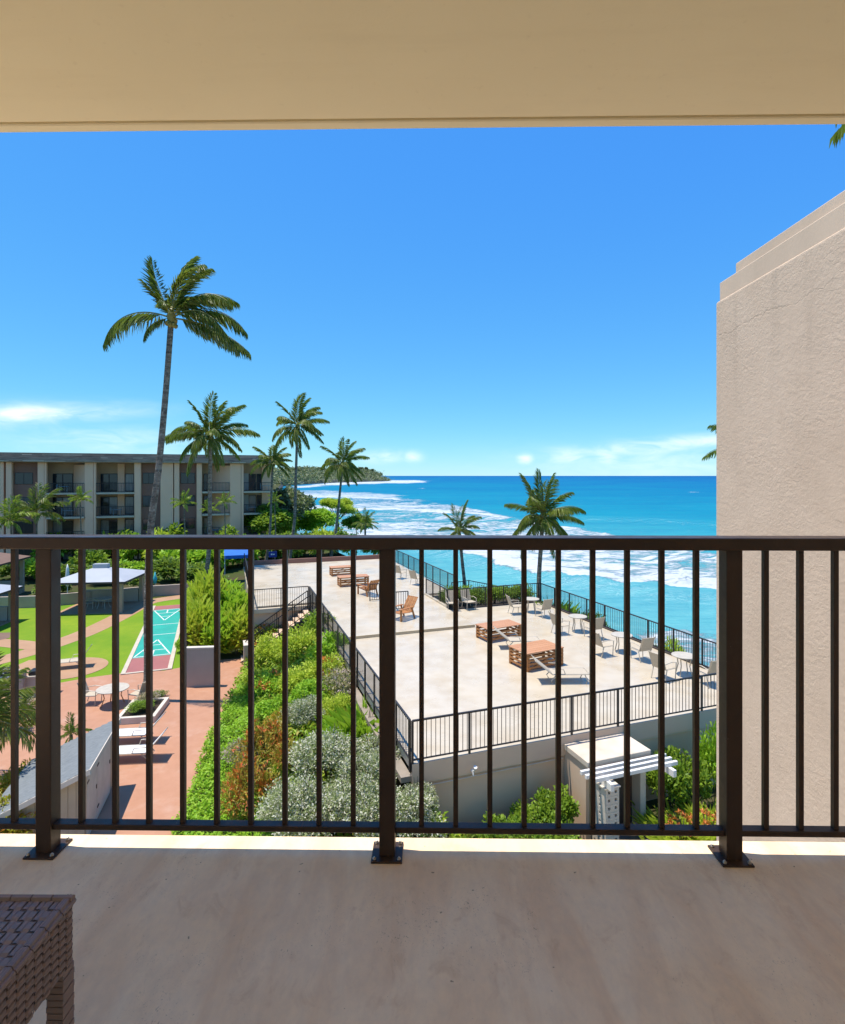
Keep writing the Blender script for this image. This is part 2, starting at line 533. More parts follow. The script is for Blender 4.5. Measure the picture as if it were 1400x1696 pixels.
M['palm_young'] = leafmat('young_palm_leaflet', (0.22, 0.34, 0.03), (0.42, 0.50, 0.07), None, 0.4, 0.35)
M['rachis'] = simple('frond_stem', (0.30, 0.27, 0.08), (0.22, 0.20, 0.06), 3, 0.5)
M['coconut'] = simple('coconut_husk', (0.30, 0.20, 0.05), (0.22, 0.22, 0.05), 6, 0.6)
M['l_green'] = leafmat('mid_green_leaf', (0.13, 0.25, 0.02), (0.31, 0.43, 0.04))
M['l_bright'] = leafmat('bright_green_leaf', (0.22, 0.46, 0.02), (0.42, 0.62, 0.04))
M['l_lime'] = leafmat('lime_leaf', (0.42, 0.56, 0.03), (0.62, 0.68, 0.08))
M['l_dark'] = leafmat('dark_green_leaf', (0.08, 0.16, 0.02), (0.20, 0.29, 0.045))
M['l_silver'] = leafmat('white_tipped_leaf', (0.17, 0.23, 0.07), (0.33, 0.36, 0.16), (0.62, 0.60, 0.46), 0.65, 0.25, 0.58)
M['l_croton'] = leafmat('croton_leaf', (0.26, 0.27, 0.03), (0.50, 0.33, 0.05), (0.55, 0.12, 0.03), 0.45, 0.3, 0.80)
M['l_red'] = leafmat('orange_flower_head', (0.60, 0.13, 0.03), (0.70, 0.26, 0.05), None, 0.5, 0.3)
M['l_pink'] = leafmat('pinkish_leaf', (0.20, 0.24, 0.05), (0.48, 0.36, 0.22), (0.55, 0.42, 0.38), 0.5, 0.3, 0.72)
M['l_purple'] = leafmat('purple_leaf', (0.05, 0.025, 0.025), (0.11, 0.05, 0.045), None, 0.5, 0.2)
M['l_yellow'] = leafmat('yellow_leaf', (0.30, 0.30, 0.02), (0.55, 0.42, 0.03), (0.6, 0.25, 0.03), 0.5, 0.35, 0.85)
M['l_far'] = leafmat('grey_green_leaf', (0.16, 0.19, 0.10), (0.26, 0.285, 0.16), None, 0.7, 0.2)  # greyed leaf tone, standing in for haze on the headland

M['l_under'] = leafmat('undergrowth_leaf', (0.16, 0.30, 0.02), (0.42, 0.54, 0.04), (0.42, 0.36, 0.06), 0.5, 0.35, 0.88)
M['shake_lt'] = simple('weathered_shake', (0.36, 0.26, 0.19), (0.28, 0.19, 0.14), 3, 0.9)
M['apron'] = simple('pale_bounce_paving', (0.66, 0.53, 0.40), (0.60, 0.47, 0.35), 0.8, 0.8)  # pale colour of the paving added for bounce light
M['bouncewall'] = simple('bounce_wall_cream', (0.88, 0.78, 0.62), (0.84, 0.74, 0.58), 1.0, 0.8)  # cream of the added rear wall, for warm bounce
t = NT('curtained_glass').set(0.08, 0.5)
t.col(t.mix(t.rng(t.noise(3, 2, stretch=(9, 9, 0.3)), 0.4, 0.6), (0.30, 0.28, 0.25), (0.20, 0.19, 0.175)))
M['glass_curtain'] = t.m
rnd = random.Random(7)


def sheet(name, pts, z, material, kind='structure', parent=None):
    me = bpy.data.meshes.new(name)
    me.from_pydata([(p[0], p[1], z) for p in pts], [], [tuple(range(len(pts)))])
    me.materials.append(material)
    bm = bmesh.new()
    bm.from_mesh(me)
    bmesh.ops.triangulate(bm, faces=bm.faces[:])
    for f in bm.faces:
        if f.normal.z < 0:
            f.normal_flip()
    bm.to_mesh(me)
    bm.free()
    o = put(name, me, parent)
    if kind and parent is None:
        o['kind'] = kind
    return o


# ------------------------------------------------------------------ land
SEA = -3.0
shore = [T(14.2, -60), T(14.2, 4), T(13.8, 15.5), T(11.2, 19.5), T(10.6, 34.5), Vector((-22, 95, 0)), Vector((-52, 190, 0)),
         Vector((-110, 420, 0)), Vector((-168, 660, 0))]
land_poly = [Vector((-700, 660, 0))] + [Vector((-700, -60, 0))] + [Vector((40, -60, 0))] + shore[1:]
t = NT('planted_ground').set(0.95, 0.1)
t.col(t.mix(t.rng(t.noise(0.3, 6), 0.35, 0.65), (0.05, 0.075, 0.015), (0.075, 0.06, 0.03)))
M['ground'] = t.m
sheet('ground', land_poly, 0.0, M['ground'])
# rocky sea wall slope below the land's edge
mb = MB()
sl = [land_poly[2]] + shore[1:]
rows = 5
vsx = []
for i, p in enumerate(sl):
    for k in range(rows):
        f = k / (rows - 1)
        j = (rnd.random() - 0.5) * 0.7
        vsx.append((p[0] + f * 2.6 + j * (0 < k), p[1] + f * 1.0 + j * (0 < k), -0.004 - f * 3.6))
fsx = [(i * rows + k, i * rows + k + 1, (i + 1) * rows + k + 1, (i + 1) * rows + k) for i in range(len(sl) - 1) for k in range(rows - 1)]
mb.add(vsx, fsx)
o = mb.build('shore_bank', simple('dark_shore_rock', (0.09, 0.08, 0.07), (0.05, 0.045, 0.04), 1.2, 0.9, bump=0.8, bscale=4, bdist=0.2))
o['kind'] = 'structure'

# ------------------------------------------------------------------ sea
def poly_px(pts):
    out = []
    for (x, y) in pts:
        p = gp(x, max(y, 788.6), SEA)
        out.append((p.x, p.y))
    return np.array(out)


def inside(poly, X, Y):
    r = np.zeros(X.shape, bool)
    j = len(poly) - 1
    for i in range(len(poly)):
        xi, yi = poly[i]
        xj, yj = poly[j]
        cond = ((yi > Y) != (yj > Y))
        with np.errstate(divide='ignore', invalid='ignore'):
            xc = (xj - xi) * (Y - yi) / (yj - yi + 1e-12) + xi
        r ^= cond & (X < xc)
        j = i
    return r


def line_dist(line, X, Y):
    """signed distance to a polyline (positive on the seaward side) """
    best = np.full(X.shape, 1e9)
    sgn = np.ones(X.shape)
    for (a, b) in zip(line[:-1], line[1:]):
        d = b - a
        L2 = (d ** 2).sum()
        tt = np.clip(((X - a[0]) * d[0] + (Y - a[1]) * d[1]) / L2, 0, 1)
        dx, dy = X - (a[0] + tt * d[0]), Y - (a[1] + tt * d[1])
        dist = np.hypot(dx, dy)
        s = np.sign(d[0] * dy - d[1] * dx)
        m = dist < best
        best[m] = dist[m]
        sgn[m] = s[m]
    return best * sgn


def blur(a, n):
    for _ in range(n):
        a = (np.roll(a, 1, 0) + np.roll(a, -1, 0) + 2 * a) / 4
        a = (np.roll(a, 1, 1) + np.roll(a, -1, 1) + 2 * a) / 4
    return a


rowd = []
dpt = 24.0
while dpt < 9000:
    rowd.append(dpt)
    dpt += max(0.45, dpt * dpt / 11567.0 * 0.9, dpt * 0.006)
    if dpt > 700:
        dpt *= 1.02
rowd += [10000, 14000, 20000, 30000, 45000, 80000]
rowd = np.array([-60, -20, 5, 15] + rowd)
tan = np.concatenate([np.linspace(-14, -1.1, 24)[:-1], np.linspace(-1.1, 1.3, 330), np.linspace(1.3, 14, 24)[1:]])
tt_, dd_ = np.meshgrid(tan, np.maximum(rowd, 18))
X, Y = tt_ * dd_, np.repeat(rowd[:, None], len(tan), 1).astype(float)
rng_ = np.random.RandomState(3)


def vnoise(X, Y, s, seed):
    """smooth value noise"""
    r = np.random.RandomState(seed)
    tab = r.rand(256, 256)
    gx, gy = X / s, Y / s
    ix, iy = np.floor(gx).astype(int), np.floor(gy).astype(int)
    fx, fy = gx - ix, gy - iy
    fx, fy = fx * fx * (3 - 2 * fx), fy * fy * (3 - 2 * fy)
    g = lambda a, b: tab[a % 256, b % 256]
    return (g(ix, iy) * (1 - fx) + g(ix + 1, iy) * fx) * (1 - fy) + (g(ix, iy + 1) * (1 - fx) + g(ix + 1, iy + 1) * fx) * fy


front1 = poly_px([(600, 899), (660, 905), (732, 914), (819, 932), (874, 944), (929, 958), (988, 969), (1048, 976), (1103, 985), (1185, 994), (1400, 1025), (1900, 1090)])
jx = X + (vnoise(X, Y, 7, 1) - 0.5) * 5 + (vnoise(X, Y, 2.2, 4) - 0.5) * 1.6
jy = Y + (vnoise(X, Y, 7, 2) - 0.5) * 6 + (vnoise(X, Y, 2.2, 5) - 0.5) * 2.2
P1 = poly_px([(560, 868), (690, 866), (770, 862), (840, 862), (900, 868), (980, 878), (1090, 893), (1200, 915), (1400, 948), (1900, 1010), (1900, 1090),
              (1400, 1025), (1185, 994), (1103, 985), (1048, 976), (988, 969), (929, 958), (874, 944), (819, 932), (732, 914), (660, 905), (560, 890)])
P2 = poly_px([(480, 838), (560, 836), (640, 832), (700, 833), (755, 834), (782, 842), (860, 862), (760, 858), (680, 851), (600, 848), (480, 846)])
P3 = poly_px([(470, 813), (540, 810), (572, 814), (625, 816), (676, 820), (660, 829), (620, 830), (560, 826), (470, 822)])
P3b = poly_px([(560, 822), (660, 824), (690, 828), (720, 834), (640, 838), (580, 833), (520, 830)])
P4 = poly_px([(560, 797), (640, 794.5), (700, 795), (721, 797), (700, 800.5), (640, 801), (560, 804), (480, 810), (480, 805)])
P5 = poly_px([(1040, 1052), (1120, 1048), (1200, 1060), (1400, 1090), (1400, 1200), (1180, 1130)])
lace = poly_px([(480, 846), (640, 848), (770, 858), (860, 864), (980, 880), (1190, 918), (1500, 960), (1500, 1000), (1190, 990), (900, 950), (730, 914), (600, 900), (480, 890)])
foam = np.zeros(X.shape)
foam = np.maximum(foam, inside(P1, jx, jy) * (0.70 + 0.34 * np.exp(-np.abs(line_dist(front1, X, Y)) / 12.0)))
ln2 = poly_px([(480, 846), (600, 848), (680, 851), (760, 858), (860, 863)])
ln3 = poly_px([(470, 823), (560, 827), (620, 831), (660, 830), (690, 828)])
for P, s in ((P2, 0.66 + 0.36 * np.exp(-np.abs(line_dist(ln2, X, Y)) / 22.0)), (P3, 0.64 + 0.34 * np.exp(-np.abs(line_dist(ln3, X, Y)) / 40.0)), (P3b, 0.58), (P4, 0.85), (P5, 0.62)):
    foam = np.maximum(foam, inside(P, X + (vnoise(X, Y, 12, 8) - .5) * Y * 0.05, Y + (vnoise(X, Y, 12, 9) - .5) * Y * 0.06) * s)
foam = np.maximum(foam, inside(lace, jx, jy) * 0.57)
for (cx_, cy_, w_, h_) in ((700, 809, 9, 1.6), (770, 795, 8, 0.8), (790, 831, 4, 1.2), (1050, 852, 10, 1.0), (1150, 815, 26, 0.8), (960, 835, 8, 0.8)):
    a = poly_px([(cx_ - w_, cy_), (cx_, cy_ - h_), (cx_ + w_, cy_), (cx_, cy_ + h_)])
    foam = np.maximum(foam, inside(a, X, Y) * 0.8)
foam = blur(foam, 1)
Z = np.full(X.shape, SEA)
d1 = line_dist(front1, X, Y)
along = np.where(d1 > 0, np.exp(-(d1 / 9.0) ** 2), np.exp(-(d1 / 2.6) ** 2))
Z += along * (1.15 + 0.5 * (vnoise(X, Y, 9, 12) - 0.5)) * (Y < 260)
swell2 = poly_px([(980, 862), (1040, 864), (1120, 868), (1185, 872), (1500, 885)])
d2 = line_dist(swell2, X, Y)
Z += np.where(d2 > 0, np.exp(-(d2 / 14) ** 2), np.exp(-(d2 / 4) ** 2)) * 1.3
for ln, h in (([(480, 846), (600, 848), (680, 851), (760, 858), (860, 866)], 1.1), ([(560, 828), (660, 831), (690, 833)], 1.0)):
    d3 = line_dist(poly_px(ln), X, Y)
    Z += np.where(d3 > 0, np.exp(-(d3 / 18) ** 2), np.exp(-(d3 / 5) ** 2)) * h * (foam > 0.3)
ca, sa_ = math.cos(R(-35)), math.sin(R(-35))
ph = (X * ca + Y * (-sa_)) * 0.0
sw = np.sin((X * 0.52 + Y * 0.85) / 7.5 + 2.5 * vnoise(X, Y, 40, 20)) * 0.16 + np.sin((X * 0.2 + Y * 0.98) / 22 + 3 * vnoise(X, Y, 90, 21)) * 0.22
Z += sw * np.clip((2500 - Y) / 2500, 0, 1) * (0.4 + 0.9 * vnoise(X, Y, 60, 22))
Z += (vnoise(X, Y, 2.0, 30) - 0.5) * (0.12 + 0.5 * (foam > 0.5)) * (Y < 300)
Z[Y < 20] = SEA - 0.3
shallow = np.clip(np.interp(np.log(np.maximum(Y, 20)), np.log([25, 60, 120, 220, 420, 1200, 6000, 40000]), [1.0, 0.92, 0.72, 0.52, 0.36, 0.24, 0.10, 0.0]) + (vnoise(X, Y, 45, 33) - .5) * .12 - 0.10 * np.clip(X / np.maximum(Y, 30) - 0.1, 0, .5) * 2, 0, 1)
nr, nc = X.shape
me = bpy.data.meshes.new('sea')
verts = np.stack([X, Y, Z], -1).reshape(-1, 3)
idx = np.arange(nr * nc).reshape(nr, nc)
q = np.stack([idx[:-1, :-1], idx[:-1, 1:], idx[1:, 1:], idx[1:, :-1]], -1).reshape(-1, 4)
me.from_pydata(verts.tolist(), [], q.tolist())
for nm, arr in (('foam', foam), ('shallow', shallow)):
    at = me.attributes.new(nm, 'FLOAT', 'POINT')
    at.data.foreach_set('value', arr.reshape(-1).astype(np.float32))
me.polygons.foreach_set('use_smooth', [True] * len(me.polygons))
t = NT('sea_water').set(0.22, 0.10)
t.b.inputs['IOR'].default_value = 1.33
af, ash = t.n.new('ShaderNodeAttribute'), t.n.new('ShaderNodeAttribute')
af.attribute_name, ash.attribute_name = 'foam', 'shallow'
wc = t.ramp(ash.outputs['Fac'], [(0.0, (0.0, 0.075, 0.235)), (0.12, (0.0, 0.105, 0.27)), (0.30, (0.0, 0.165, 0.285)), (0.5, (0.004, 0.225, 0.31)), (0.72, (0.04, 0.31, 0.345)), (0.95, (0.14, 0.41, 0.40))])
pos = t.n.new('ShaderNodeNewGeometry').outputs['Position']
far_n = t.noise(0.05, 6, 0.65, vec=pos, stretch=(0.5, 1.6, 1))
wc = t.mix(t.rng(far_n, 0.35, 0.7, 0, 0.35), wc, (0.0, 0.09, 0.25))
near_n = t.noise(0.35, 6, 0.7, vec=pos, stretch=(0.35, 1.6, 1), dist=0.7)
wc = t.mix(t.rng(near_n, 0.45, 0.68, 0, 0.38), wc, (0.012, 0.20, 0.27))
wc = t.mix(t.rng(near_n, 0.30, 0.42, 0.30, 0), wc, (0.16, 0.42, 0.42))
fn1 = t.noise(0.16, 9, 0.70, vec=pos, stretch=(0.45, 1.5, 1), dist=1.1)
fn2 = t.noise(0.9, 6, 0.7, vec=pos, stretch=(0.7, 1.3, 1), dist=1.0)
fs = t.math('ADD', t.math('MULTIPLY', fn1, 0.62), t.math('MULTIPLY', fn2, 0.38))
lev = t.math('SUBTRACT', t.math('ADD', fs, t.math('MULTIPLY', af.outputs['Fac'], 0.34)), 0.715)
ff = t.math('MULTIPLY', t.rng(lev, -0.03, 0.06), t.rng(af.outputs['Fac'], 0.12, 0.4))
t.col(t.mix(ff, wc, (0.52, 0.55, 0.56)))
t.l.new(t.rng(ff, 0, 1, 0.25, 0.85), t.b.inputs['Roughness'])
wb = t.math('ADD', t.math('MULTIPLY', t.noise(0.55, 6, 0.62, vec=pos, stretch=(0.6, 1.5, 1)), 1.0), t.math('MULTIPLY', ff, 0.35))
t.bump(wb, 0.8, 0.9)
df_, gl_, mx_ = t.n.new('ShaderNodeBsdfDiffuse'), t.n.new('ShaderNodeBsdfGlossy'), t.n.new('ShaderNodeMixShader')
t.l.new(t.b.inputs['Base Color'].links[0].from_socket, df_.inputs['Color'])
for nd in (df_, gl_):
    t.l.new(t.b.inputs['Normal'].links[0].from_socket, nd.inputs['Normal'])
gl_.inputs['Roughness'].default_value = 0.3
t.l.new(t.rng(ff, 0, 1, 0.07, 0.0), mx_.inputs[0])
t.l.new(df_.outputs[0], mx_.inputs[1])
t.l.new(gl_.outputs[0], mx_.inputs[2])
t.l.new(mx_.outputs[0], t.n['Material Output'].inputs['Surface'])
me.materials.append(t.m)
me.update()
o = put('sea', me)
o['kind'] = 'structure'

# ------------------------------------------------------------------ headland across the bay
hm = MB()
N = 90
prof = []
hl = []
for i in range(N + 1):
    f = i / N
    px = 440 + f * 205
    base = Vector((0, 0, 0))
    yy = 560 + 720 * f ** 0.9
    x = (px - CX) / FPX * yy
    hgt = (17 + 8 * f + 2.0 * math.sin(f * 17) + rnd.random() * 2.0) * (1 if f < 0.965 else max(0.25, (1 - f) / 0.035))
    hl.append((x, yy, hgt))
vsx, fsx = [], []
for (x, y, h) in hl:
    for k, (off, hh_) in enumerate(((0, 0.0), (4, 0.22), (26, 0.62), (70, 1.0), (150, 1.02), (260, 0.0))):
        vsx.append((x - off * 0.55, y + off * 0.8, SEA - 0.5 + (h + 0.5 - SEA * 0) * hh_))
for i in range(N):
    for k in range(5):
        fsx.append((i * 6 + k, (i + 1) * 6 + k, (i + 1) * 6 + k + 1, i * 6 + k + 1))
hm.add(vsx, fsx)
o = hm.build('headland', simple('headland_rock_and_scrub', (0.16, 0.165, 0.12), (0.12, 0.11, 0.085), 0.05, 0.95))
o['kind'] = 'structure'

# ------------------------------------------------------------------ garden surfaces
lawn = [gp(302, 992), gp(298, 1106), gp(272, 1111), gp(215, 1113.5), gp(150, 1122), gp(100, 1131), gp(60, 1143), gp(-120, 1160), gp(-420, 1020), gp(-60, 1004), gp(60, 1000), gp(200, 990)]
sheet('lawn', lawn, 0.004, M['lawn'])
patio = [gp(-40, 1175), gp(60, 1143), gp(100, 1131), gp(150, 1122), gp(215, 1113.5), gp(272, 1111), gp(298, 1106), gp(330, 1096), gp(408, 1090), gp(410, 1108),
         gp(352, 1220), gp(306, 1340), gp(283, 1400), gp(262, 1480), gp(60, 1480), gp(-200, 1400)]
sheet('patio', patio, 0.008, M['patio'])


def spline(pts, n=8):
    out = []
    P = [pts[0]] + pts + [pts[-1]]
    for i in range(1, len(P) - 2):
        for k in range(n):
            s = k / n
            out.append(0.5 * ((2 * P[i]) + (-P[i - 1] + P[i + 1]) * s + (2 * P[i - 1] - 5 * P[i] + 4 * P[i + 1] - P[i + 2]) * s * s + (-P[i - 1] + 3 * P[i] - 3 * P[i + 1] + P[i + 2]) * s ** 3))
    out.append(pts[-1])
    return out


def strip(name, pts, w, z, material):
    c = spline(pts)
    l, r = [], []
    for i, p in enumerate(c):
        d = (c[min(i + 1, len(c) - 1)] - c[max(i - 1, 0)]).normalized()
        s = Vector((-d.y, d.x, 0)) * w / 2
        l.append(p + s)
        r.append(p - s)
    n = len(c)
    me = bpy.data.meshes.new(name)
    me.from_pydata([(p.x, p.y, z) for p in r + l], [], [(i, i + 1, n + i + 1, n + i) for i in range(n - 1)])
    me.materials.append(material)
    o = put(name, me)
    o['kind'] = 'structure'
    return o


strip('garden_path', [gp(320, 986), gp(262, 994), gp(236, 1001), gp(205, 1018), gp(150, 1045), gp(100, 1064), gp(40, 1083), gp(-60, 1110)], 1.45, 0.012, M['path'])
strip('garden_path', [gp(-40, 1062), gp(20, 1066), gp(60, 1070), gp(96, 1068)], 1.3, 0.016, M['path'])
strip('garden_path', [gp(78, 1094), gp(50, 1108), gp(34, 1128), gp(24, 1160)], 1.9, 0.012, M['path'])
pc = gp(118, 1107)
sheet('round_patio', [pc + Vector((1.62 * math.cos(a), 1.62 * math.sin(a), 0)) for a in np.linspace(0, 2 * math.pi, 40)[:-1]], 0.020, M['path'])

# unseen pale paving, added to bounce sunlight up to the balcony ceiling
sheet('bounce_apron', [Vector((-26, -6, 0)), Vector((3.25, -6, 0)), Vector((3.25, 6.2, 0)), Vector((9, 6.2, 0)), Vector((9, 11.6, 0)), Vector((-26, 11.6, 0))], 0.024, M['apron'])
# planted bank rising from the path to the side of the terrace
def sstep(a, b_, x):
    x = np.clip((x - a) / (b_ - a), 0, 1)
    return x * x * (3 - 2 * x)


def bank_h(u, v):
    ue = -5.75 + (v - 2.6) * 0.1756
    return 1.2 * sstep(ue + 0.35, ue + 3.9, u) * (1 - sstep(13.5, 17.0, v)) * (1 - sstep(0.0, 1.6, u)) * sstep(-2.4, -0.4, v)


def on_bank(p):
    r_ = Vector(p) - A0
    return Vector((p[0], p[1], float(bank_h(r_.dot(U), r_.dot(V)))))


bu, bv = np.meshgrid(np.linspace(-6.2, 1.75, 34), np.linspace(-2.3, 17.2, 60))
bh = bank_h(bu, bv) - 0.02 + 0.016 * (bank_h(bu, bv) > 0.02)
bm_ = MB()
bm_.add([tuple(T(u_, v_, z_)) for u_, v_, z_ in zip(bu.ravel(), bv.ravel(), bh.ravel())],
        [(j * 34 + i, j * 34 + i + 1, (j + 1) * 34 + i + 1, (j + 1) * 34 + i) for j in range(59) for i in range(33)])
o = bm_.build('planting_bank', M['ground'], smooth=True)
o['kind'] = 'structure'

# shuffleboard court
nc_, fc_ = gp(243.5, 1112), gp(281, 1003)
crt = empty('shuffleboard_court', nc_, math.atan2(fc_.y - nc_.y, fc_.x - nc_.x) - math.pi / 2, 'teal shuffleboard court with white lines and maroon ends on the lawn', 'court')
LC = (fc_ - nc_).length
MB().box(-0.93, 0.93, 0, 2.3, -0.05, 0.030).build('end_pad', M['maroon'], crt)
MB().box(-0.93, 0.93, LC - 1.3, LC, -0.05, 0.030).build('end_pad', M['maroon'], crt)
MB().box(-0.93, 0.93, 2.3, LC - 1.3, -0.05, 0.030).build('playing_surface', M['teal'], crt)
for s in (-1, 1):
    MB().box(s * 1.03 - 0.1, s * 1.03 + 0.1, -0.15, LC + 0.1, -0.05, 0.06).build('border', M['kerb'], crt)
MB().box(-0.93, 0.93, -0.15, -0.0, -0.05, 0.045).build('border', M['kerb'], crt)


def cline(a, b, w=0.07):
    d = (Vector(b) - Vector(a)).normalized()
    s = Vector((-d.y, d.x)) * w / 2
    a, b = Vector(a), Vector(b)
    MB().add([(*(a - s), 0.034), (*(b - s), 0.034), (*(b + s), 0.034), (*(a + s), 0.034)], [(0, 1, 2, 3)]).build('court_line', M['line'], crt)


for (y0, sg) in ((2.45, 1), (LC - 1.45, -1)):
    cline((-0.9, y0), (0.9, y0))
    cline((-0.85, y0 + sg * 0.1), (0, y0 + sg * 3.1))
    cline((0.85, y0 + sg * 0.1), (0, y0 + sg * 3.1))
    cline((0, y0), (0, y0 + sg * 1.0))
    cline((-0.58, y0 + sg * 1.0), (0.58, y0 + sg * 1.0))
    cline((-0.32, y0 + sg * 2.0), (0.32, y0 + sg * 2.0))
    cline((-0.9, y0 + sg * 4.2), (0.9, y0 + sg * 4.2))

# ------------------------------------------------------------------ the balcony we stand on
BA = R(-0.9)
BO = Vector((0.0, 1.855, 0.0))
FLZ = CAMZ - 1.265
floor_o = MB().box(-4.2, 2.6, -2.3, 0.088, FLZ - 0.22, FLZ).build('balcony_floor', M['floor'], None, BO, BA, bevel=0.012, seg=2)
floor_o['kind'] = 'structure'
CLZ = CAMZ + 1.172
CE = 0.012
mb = MB()
mb.box(-2.55, 2.7, -2.30, CE - 0.052, CLZ, CLZ + 0.3)  # left end stops short, out of view, to let more light in
ceil_o = mb.build('balcony_ceiling', M['ceiling'], None, BO, BA)
ceil_o['kind'] = 'structure'
MB().box(-2.55, 2.7, CE - 0.052, CE - 0.040, CLZ + 0.012, CLZ + 0.3).build('drip_groove', M['ceiling'], ceil_o)
MB().box(-2.55, 2.7, CE - 0.040, CE, CLZ - 0.004, CLZ + 0.3).build('edge_lip', M['ceiling'], ceil_o, bevel=0.004)

# unseen wall behind the viewer, added to bounce warm light onto the floor
bw = MB().box(-4.6, 2.7, -2.45, -2.31, FLZ - 0.2, CLZ + 0.3).build('bounce_rear_wall', M['bouncewall'], None, BO, BA)
bw['kind'] = 'structure'
sd = MB().box(-1.9, 1.3, -2.308, -2.26, FLZ + 0.02, FLZ + 2.1).build('sliding_door', M['bouncewall'], bw)  # plain cream panel in place of glass, part of the added wall
for xx in (-1.9, -0.3, 1.26):
    MB().box(xx, xx + 0.05, -2.257, -2.23, FLZ + 0.02, FLZ + 2.1).build('door_stile', M['white'], sd)

# balcony railing
rail = empty('balcony_railing', (BO.x, BO.y, FLZ), BA, 'dark bronze metal balcony railing with square balusters along the floor edge', 'railing')
PX = [-0.117 - 1.149, -0.117, -0.117 + 1.139]
MB().box(-4.1, 2.6, -0.045, 0.045, 1.022, 1.062).build('top_rail', M['rail'], rail, bevel=0.004, seg=2)
segs = [(-4.1, PX[0] - 0.0262), (PX[0] + 0.0262, PX[1] - 0.0262), (PX[1] + 0.0262, PX[2] - 0.0262), (PX[2] + 0.0262, 2.6)]
for a, b in segs:
    MB().box(a, b, -0.017, 0.017, 0.078, 0.097).build('bottom_rail', M['rail'], rail, bevel=0.0015)
bal = MB().box(-0.008, 0.008, -0.008, 0.008, 0.0965, 1.0225).mesh('baluster', M['rail'])
xs = [PX[0] - k * 0.1149 for k in range(1, 25)] + [PX[0] + k * 0.1149 for k in range(1, 10)] + [PX[1] + k * 0.1139 for k in range(1, 10)] + [PX[2] + k * 0.1139 for k in range(1, 13)]
for x in sorted(xs):
    put('baluster', bal, rail, (x, 0, 0))
boltm = MB().tube([(0, 0, 0.006), (0, 0, 0.0125)], 0.006, 8).tube([(0, 0, 0.0125), (0, 0, 0.017)], [0.0055, 0.002], 8).mesh('bolt', M['bolt'], smooth=True)
for i, x in enumerate(PX):
    po = MB().box(-0.026, 0.026, -0.026, 0.026, 0.006, 1.0215).build('post', M['rail'], rail, (x, 0, 0), bevel=0.003, seg=2)
    MB().box(-0.051, 0.051, -0.051, 0.051, 0.0, 0.0065).build('base_plate', M['rail'], po, bevel=0.001)
    for sx in (-1, 1):
        for sy in (-1, 1):
            put('bolt', boltm, po, (sx * 0.040, sy * 0.040, 0))

# wing wall at the right, the end of our own building
WX, WY = 3.3, 6.24
wing = empty('wing_wall', (WX, WY, 0), 0, 'tall rough beige stucco wall with stepped parapet beside the balcony', 'wall')
MB().box(0, 5.5, -7.5, 0, -0.1, 11.55).build('wall', M['stucco'], wing, bevel=0.03, seg=3)
MB().box(0.02, 5.4, -7.4, -0.045, 11.545, 11.755).build('parapet', M['stucco_smooth'], wing, bevel=0.008)
MB().box(0.055, 5.3, -7.3, -0.30, 11.75, 11.875).build('coping', M['stucco_smooth'], wing, bevel=0.008)

# ------------------------------------------------------------------ terrace
DZ = 2.4
ter = empty('terrace_building', T(0, 0, 0), TH, 'low building whose cream roof is a wide sun deck above the sea', 'building')


def tl(pts):
    return [(p[0], p[1]) for p in pts]


deck_poly = [(0, 0), (12.45, 0), (12.45, 14.4), (6.9, 14.4), (6.9, 18), (8.9, 18), (8.9, 33), (-3.1, 33), (-3.1, 17.9), (0, 17.9)]
MB().prism(tl(deck_poly), DZ - 0.22, DZ).build('deck', M['deck'], ter)
up_poly = [(0.30, 10.9), (6.75, 10.9), (6.75, 18.15), (8.6, 18.15), (8.6, 32.6), (-2.8, 32.6), (-2.8, 18.2), (0.30, 18.2)]
MB().prism(tl(up_poly), DZ - 0.01, DZ + 0.11).build('upper_deck', M['deck'], ter)
MB().box(0.295, 6.76, 10.86, 10.905, DZ - 0.005, DZ + 0.125).build('step_edge', M['deck_edge'], ter)
MB().box(0.255, 0.297, 10.86, 18.2, DZ - 0.005, DZ + 0.125).build('step_edge', M['deck_edge'], ter)
# walls under the deck
MB().box(0.10, 12.35, 0.06, 0.30, -0.1, DZ - 0.22).build('front_wall', M['twall'], ter)
MB().box(-0.02, 12.47, -0.03, 0.06, DZ - 0.50, DZ - 0.003).build('fascia', M['twall'], ter)
MB().box(0.05, 12.4, 0.035, 0.062, DZ - 0.56, DZ - 0.515).build('drip_moulding', M['cream'], ter)
MB().box(12.1, 12.4, 0.30, 14.35, -3.3, DZ - 0.22).build('sea_wall', M['twall'], ter)
MB().box(6.95, 12.1, 14.1, 14.35, -3.3, DZ - 0.22).build('sea_wall', M['twall'], ter)
MB().box(8.5, 8.85, 18.0, 32.9, -3.3, DZ - 0.22).build('sea_wall', M['twall'], ter)
MB().box(1.3, 1.5, 0.3, 17.6, -0.1, DZ - 0.22).build('side_wall', M['twall'], ter)
MB().box(-3.0, 1.3, 18.05, 18.25, -0.1, DZ - 0.22).build('stair_wall', M['twall'], ter)
MB().box(-3.0, -2.8, 18.25, 32.9, -0.1, DZ - 0.22).build('side_wall', M['twall'], ter)
MB().box(-2.8, 8.5, 32.7, 32.9, -0.1, DZ - 0.22).build('rear_wall', M['twall'], ter)
MB().box(-0.30, -0.02, 0.0, 16.4, DZ - 0.44, DZ - 0.30).build('side_ledge', M['ledge'], ter)
MB().box(-3.1, 8.9, 32.95, 33.12, DZ - 0.3, DZ + 0.42).build('rear_kerb', M['bbrown'], ter)
MB().box(6.76, 6.9, 14.5, 18.0, DZ - 0.01, DZ + 0.2).build('planter_kerb', M['deck'], ter)
MB().box(12.40, 12.6, 0.1, 14.5, DZ - 0.35, DZ + 0.06).build('sea_kerb', M['tdark'], ter)
